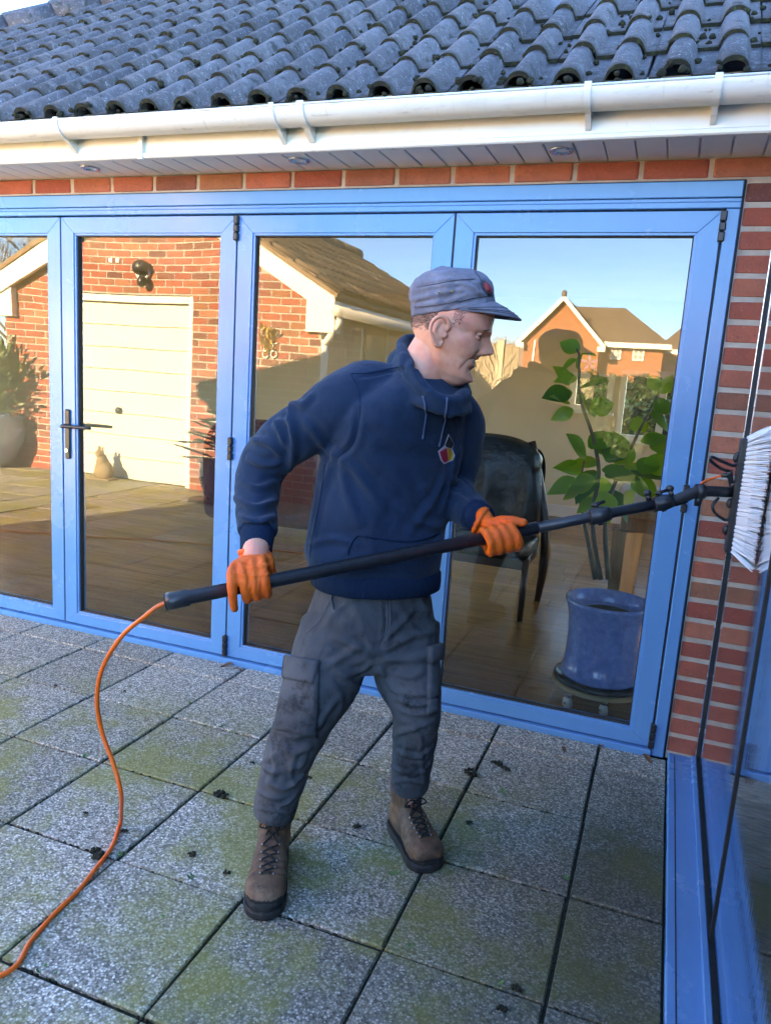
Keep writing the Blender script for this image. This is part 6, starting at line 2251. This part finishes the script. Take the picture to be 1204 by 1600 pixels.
# ------------------------------------------------------------------ window-cleaning pole and brush
pole = thing('window_cleaning_pole', tuple(PA), 'long black water-fed pole with white bristle brush pressed on the side window', 'pole')
def along(d): return PA+pdir*d
PL = np.linalg.norm(PB-PA)
V, F = tube([along(.0), along(.012), along(.055), along(.058), along(PL*0.72)], [.0235, .0235, .0225, .0185, .0175], 28)
shaft = obj('pole_section', V, F, MT['carbon'], pole, True)
V, F = tube([along(PL*0.66), along(PL)], [.0148, .0140], 24)
obj('pole_section', V, F, MT['carbon'], pole, True)
V, F = tube([along(-.004), along(.002)], [.0235, .0200], 24)
obj('end_cap', V, F, MT['gasket'], pole, True)
pf_, pu_ = frame_at(PB)
def clamp(d, s=1.0, par=pole):
    mb = MB()
    mb.tube([along(d-.030*s), along(d-.026*s), along(d-.010*s), along(d-.008*s), along(d+.012*s), along(d+.028*s)], [.0195*s, .0225*s, .0225*s, .0245*s, .0225*s, .0190*s], 24)
    c = along(d)
    mb.tube([c+pu_*.020*s-pdir*.004, c+pu_*.036*s-pdir*.004], [.006*s, .008*s], 10)
    mb.tube([c+pu_*.030*s-pdir*.016*s, c+pu_*.034*s+pdir*.022*s], [.006*s, .005*s], 8)
    mb.tube([c-pu_*.018*s-pf_*.004, c-pu_*.027*s-pf_*.004], [.008*s, .007*s], 10)
    return mb.build('clamp', MT['black'], par, True)
for u in (936, 1035):
    d = float((pole_at_u(u)-PA)@pdir)
    clamp(d, 1.0 if u < 1000 else .92)
for u in (1015, 1050):
    c = pole_at_u(u)
    mb = MB().tube([c+pu_*.014, c+pu_*.030], [.007, .006], 10).add(*ellipsoid(c+pu_*.034, (.011, .009, .010), None, 12, 8))
    mb.build('clamp_knob', MT['black'], pole, True)
BX, BY = 0.212, -0.745
bz = float(at(1150, 770, BY)[2])
BXC = float(at(1150, 770, BY)[0])
J1 = PB
J2 = at(1092, 768, -.785)
J3 = np.array([BXC-.012, BY, bz])
V, F = tube([J1-pdir*.01, J1+pdir*.012, J2, J3], [.0150, .0165, .0150, .0150], 18, True, 3)
neck = obj('angle_adaptor', V, F, MT['black'], pole, True)
V, F = tube([J2-(J3-J2)*.10, J2+(J3-J2)*.12], .0205, 18)
obj('adaptor_collar', V, F, MT['black'], neck, True)
V, F = tube([J2+np.array([0, 0, -.012]), J2+np.array([0, 0, -.040])], [.011, .009], 12)
obj('adaptor_screw', V, F, MT['black'], neck, True)
# brush head: upright stock with flared bristles towards the glass
bh0, bh1 = bz-.165, bz+.150
st_ = MB().add(*cbox(BXC-.010, BXC+.008, BY-.022, BY+.022, bh0, bh1, .004))
stock = st_.build('brush_stock', MT['black'], pole)
for zz in (bz+.095, bz-.105, bz+.02, bz-.03):
    V, F = ellipsoid((BXC-.014, BY-.006, zz), (.009, .010, .014), None, 12, 8)
    obj('stock_bolt', V, F, MT['black'], stock, True)
bm_ = MB()
tipx = GX-.003
rows_z = 27
for i in range(rows_z):
    tz = i/(rows_z-1)
    zz = bh0+.006+(bh1-bh0-.012)*tz
    for j in range(8):
        ty = j/7-.5
        base = np.array([BXC+.006, BY+ty*.036, zz])
        flare_z = (tz-.5)*2
        fz = .034*math.copysign(abs(flare_z)**3, flare_z)
        for r_ in range(13):
            b0 = base+np.array([0, random.uniform(-.0030, .0030), random.uniform(-.0035, .0035)+(.0055 if j % 2 else 0)])
            tip = np.array([tipx-random.uniform(0, .010), BY+ty*.105+random.uniform(-.012, .012), zz+fz+random.uniform(-.0085, .0085)])
            mid = (b0+tip)/2+np.array([0, ty*.012, random.uniform(-.002, .002)])
            bm_.tube([b0, mid, tip], [.0012, .0011, .0008], 3, False)
br_ = bm_.build('bristles', MT['bristle'], stock)
# little tubes and the water feed at the brush
mb = MB()
c0 = np.array([BXC-.012, BY-.01, bz+.112])
lp = [c0, at(1148, 727, BY-.01), at(1130, 722, BY-.03), at(1112, 714, BY-.05), at(1110, 720, BY-.05), at(1125, 732, BY-.03), at(1138, 736, BY-.02)]
mb.tube(lp, .0042, 8, True, 5)
lp = [np.array([BXC-.012, BY-.01, bz-.075]), at(1130, 812, BY-.01), at(1115, 800, BY-.03), at(1113, 788, BY-.03), at(1122, 778, BY-.02)]
mb.tube(lp, .0042, 8, True, 5)
mb.tube([at(1138, 736, BY-.02), at(1141, 752, BY-.01), at(1143, 766, BY)], [.009, .007, .006], 10, True, 3)
mb.tube([at(1126, 743, BY-.02), at(1140, 742, BY-.02)], [.006, .008], 10)
mb.build('jet_tube', MT['black'], stock, True)
V, F = tube([at(1094, 755, -.78), at(1110, 748, BY-.02), at(1127, 743, BY-.02)], .0034, 8, True, 4)
obj('feed_hose', V, F, MT['hose'], stock, True)

# ------------------------------------------------------------------ orange hose
hpts = [along(.03), along(-.02)+np.array([0, 0, -.006]), at(228, 962, -1.445), at(190, 995, -1.45), at(160, 1045, -1.44), at(152, 1095, -1.43), at(160, 1145, -1.42), at(178, 1195, -1.42), at(190, 1245, -1.415)]
g = [(187, 1290), (172, 1328), (140, 1368), (95, 1420), (48, 1472), (0, 1524)]
gp_ = [atz(u, v, .007) for u, v in g]
hpts[-1][2] = max(hpts[-1][2], .05)
more_ = [np.array(q) for q in ((-1.42, -2.05, .007), (-1.75, -2.14, .007), (-2.3, -2.10, .007), (-3.0, -1.98, .007), (-3.6, -1.80, .007), (-4.3, -1.52, .007), (-5.2, -1.30, .007))]
HPTS = hpts+gp_+more_
P = spline(np.array(HPTS), 10)
kk = np.arange(len(P))
wob = (sst(60, 110, kk)*0.006)[:, None]
P = P+wob*np.stack([vnoise(P, 7, 51), vnoise(P, 7, 52), np.zeros(len(P))], 1)
P[:, 2] = np.maximum(P[:, 2], .0065)
V, F = tube(P, .0062, 12)
hose = obj('water_hose', V, F, MT['hose'], None, True)
tag(hose, 'thin orange water hose running from the pole end down onto the slabs', 'hose')

# ------------------------------------------------------------------ the person taking the photograph (only seen in the glass)
ph = thing('person', (0.0, -3.32, 0.0), 'dark-clothed person facing the doors with a phone raised, mirrored in the glass', 'person')
o_ = np.array([-.02, -3.33, 0.0])
pm = MB()
def q(x, y, z): return o_+np.array([x, y, z])
pm.add(*tube([q(0, 0, .86), q(0, 0, 1.0), q(0, .0, 1.15), q(0, .01, 1.30), q(0, .0, 1.38)], [.145, .14, .15, .16, .10], 20, True, 4))
for s in (-1, 1):
    pm.add(*tube([q(s*.08, 0, .90), q(s*.09, .01, .5), q(s*.10, .0, .09)], [.10, .075, .055], 14, True, 4))
    pm.add(*tube([q(s*.10, .0, .05), q(s*.11, .10, .045), q(s*.12, .19, .035)], [.05, .05, .035], 12, True, 3))
    pm.add(*tube([q(s*.13, 0, 1.33), q(s*.20, .04, 1.20), q(s*.21, .10, 1.08), q(s*.12, .22, 1.22), q(s*.055, .255, 1.34)], [.065, .058, .050, .040, .032], 14, True, 4))
W, Q = remesh(pm.V, pm.F, .012, 5)
W[:, 2] = np.maximum(W[:, 2], .001)
jk = obj('clothes', W, quads(Q), MT['dark_cloth'], ph, True)
hd_ = MB()
hd_.add(*tube([q(0, 0, 1.34), q(0, .01, 1.46)], [.055, .052], 14))
hd_.add(*ellipsoid(q(0, .02, 1.53), (.075, .095, .115), None, 24, 16))
hd_.add(*ellipsoid(q(0, .115, 1.515), (.014, .02, .022)))
for s in (-1, 1):
    hd_.add(*tube([q(s*.055, .255, 1.34), q(s*.045, .275, 1.385)], [.03, .028], 10))
    for k in range(4):
        hd_.add(*tube([q(s*.060, .262, 1.37+k*.018), q(s*.035, .245+.01, 1.375+k*.018), q(s*.012, .245, 1.378+k*.018)], .008, 8, True, 3))
    hd_.add(*tube([q(s*.05, .28, 1.37), q(s*.03, .275, 1.40)], [.010, .008], 8))
W, Q = remesh(hd_.V, hd_.F, .006, 3)
obj('body', W, quads(Q), MT['skin'], ph, True)
V, F = ellipsoid(q(0, -.005, 1.555), (.084, .098, .108), None, 24, 16)
obj('hair', V, F, MT['hair'], ph, True)
phn = thing('phone', tuple(q(0, .262, 1.40)), 'dark phone held up in both hands, mirrored in the right-hand door', 'phone')
MB().add(*cbox(*(o_[0]-.037, o_[0]+.037), o_[1]+.258, o_[1]+.266, 1.335, 1.485, .003)).build('case', MT['black'], phn)
MB().add(*cbox(o_[0]+.008, o_[0]+.034, o_[1]+.2662, o_[1]+.269, 1.45, 1.48, .001)).build('lens_plate', MT['win_glass'], phn)

# ------------------------------------------------------------------ moss clumps, weeds and dead leaves on the slabs
for i, (u, v, r) in enumerate(((734, 1209, 19), (776, 1194, 15), (790, 1202, 12), (346, 1243, 18), (151, 1337, 20), (300, 1336, 9), (354, 1365, 8), (195, 1300, 8), (134, 1272, 6), (558, 1293, 11), (733, 1287, 9), (394, 1193, 7), (482, 1216, 8), (806, 1546, 10), (783, 1579, 10), (88, 1072, 7), (195, 1081, 6), (640, 1210, 5))):
    c = atz(u, v, 0.0)
    R_ = r*0.00165*0.62
    m = MB()
    rs = random.Random(i)
    for k in range(22):
        a = rs.uniform(0, 6.28); d = R_*math.sqrt(rs.random())
        blob(m, (c[0]+d*math.cos(a)*1.3, c[1]+d*math.sin(a), 0.003+rs.random()*R_*.35), R_*rs.uniform(.22, .42), i*40+k, .8)
    o = m.build('moss_clump', MT['moss'], None, True)
    ml = ['largest dark moss clump on a slab joint right of the boots', 'dark moss clump on the slab before the right-hand door', 'smaller moss clump touching the dark one before the right-hand door', 'moss clump on the joint just left of the bunched trouser hem',
          'round moss clump touching the orange hose', 'moss crumb in the middle of the slab between hose and boot', 'moss crumb on the slab left of the laced boot, near its toe', 'moss crumb just above the hose where it meets the slabs',
          'tiny moss crumb left of the hanging hose', 'greenish moss crumb on the slab between the two boots', 'moss crumb right of the farther boot, below the largest clump', 'moss crumb left of the knee of the nearer leg',
          'moss crumb between the trouser legs', 'right one of two moss crumbs at the bottom edge', 'lower one of two moss crumbs at the bottom edge', 'moss crumb on a joint at far left, before the doors', 'moss crumb on a joint behind the hose', 'tiny moss crumb behind the farther boot']
    tag(o, ml[i], 'moss', 'moss crumbs on the patio')
wd = MB()
rs = random.Random(5)
for (u, v) in ((787, 1244), (432, 1298), (131, 1182), (345, 1136), (298, 1100), (612, 1366), (768, 1183), (785, 1240), (85, 1528), (70, 1520), (190, 1336), (655, 1382), (778, 1540), (886, 1375), (430, 1300), (640, 1480), (250, 1440), (300, 1372)):
    c = atz(u, v, -0.004)
    for k in range(7):
        a = rs.uniform(0, 6.28); L = rs.uniform(.006, .014)
        p = c+np.array([rs.uniform(-.008, .008), rs.uniform(-.008, .008), 0])
        d = np.array([math.cos(a)*L, math.sin(a)*L, L*rs.uniform(.4, 1.2)]); s = np.array([-math.sin(a), math.cos(a), 0])*L*.35
        wd.add([p, p+d*.5+s, p+d, p+d*.5-s], [(0, 1, 2, 3)])
w = wd.build('joint_weeds', plain('weed_green', (0.06, 0.17, 0.03), 0.6, 0.3, 40), patio)
tag(w, kind='stuff')
# moss strips filling parts of the joints
js = MB()
for k in range(900):
    if rs.random() < .5:
        x = OX-rs.randint(0, 7)*SP+rs.uniform(-.004, .004); y = -rs.uniform(0.05, 2.2)
    else:
        y = -OY-rs.randint(0, 4)*SP+rs.uniform(-.004, .004); x = rs.uniform(-3.2, .15)
    blob(js, (x, y, -.009), rs.uniform(.004, .008), k, .6)
o = js.build('joint_moss', MT['moss'], patio, True)
tag(o, kind='stuff')
for i, (u, v, s, lab) in enumerate(((938, 1163, .028, 'curled brown leaf at the foot of the right-hand door'), (355, 1040, .030, 'brown leaf scrap under the hinge of the second door'), (372, 1046, .018, 'small reddish leaf scrap near the second door hinge'), (1010, 1186, .030, 'dark dead leaf in the corner by the brick pier'), (880, 1172, .022, 'thin red-brown leaf on the joint before the right-hand door'), (243, 1000, .016, 'tiny dark leaf on the slab before the second door'))):
    c = atz(u, v, .003)
    V, F = [], []
    a = rs.uniform(0, 6)
    for ii in range(6):
        t = ii/5
        wv = math.sin(math.pi*(t*.9+.05))*s*.4
        for sg in (-1, 0, 1):
            V.append((c[0]+math.cos(a)*(t-.5)*s*2-math.sin(a)*sg*wv, c[1]+math.sin(a)*(t-.5)*s*2+math.cos(a)*sg*wv, c[2]+abs(sg)*s*.22+.006*math.sin(t*5)))
    for ii in range(5):
        for jj in range(2):
            b = ii*3+jj
            F.append((b, b+1, b+4, b+3))
    o = obj('dead_leaf', V, F, MT['leaf_litter'], None, True)
    tag(o, lab, 'leaf', 'dead leaves')
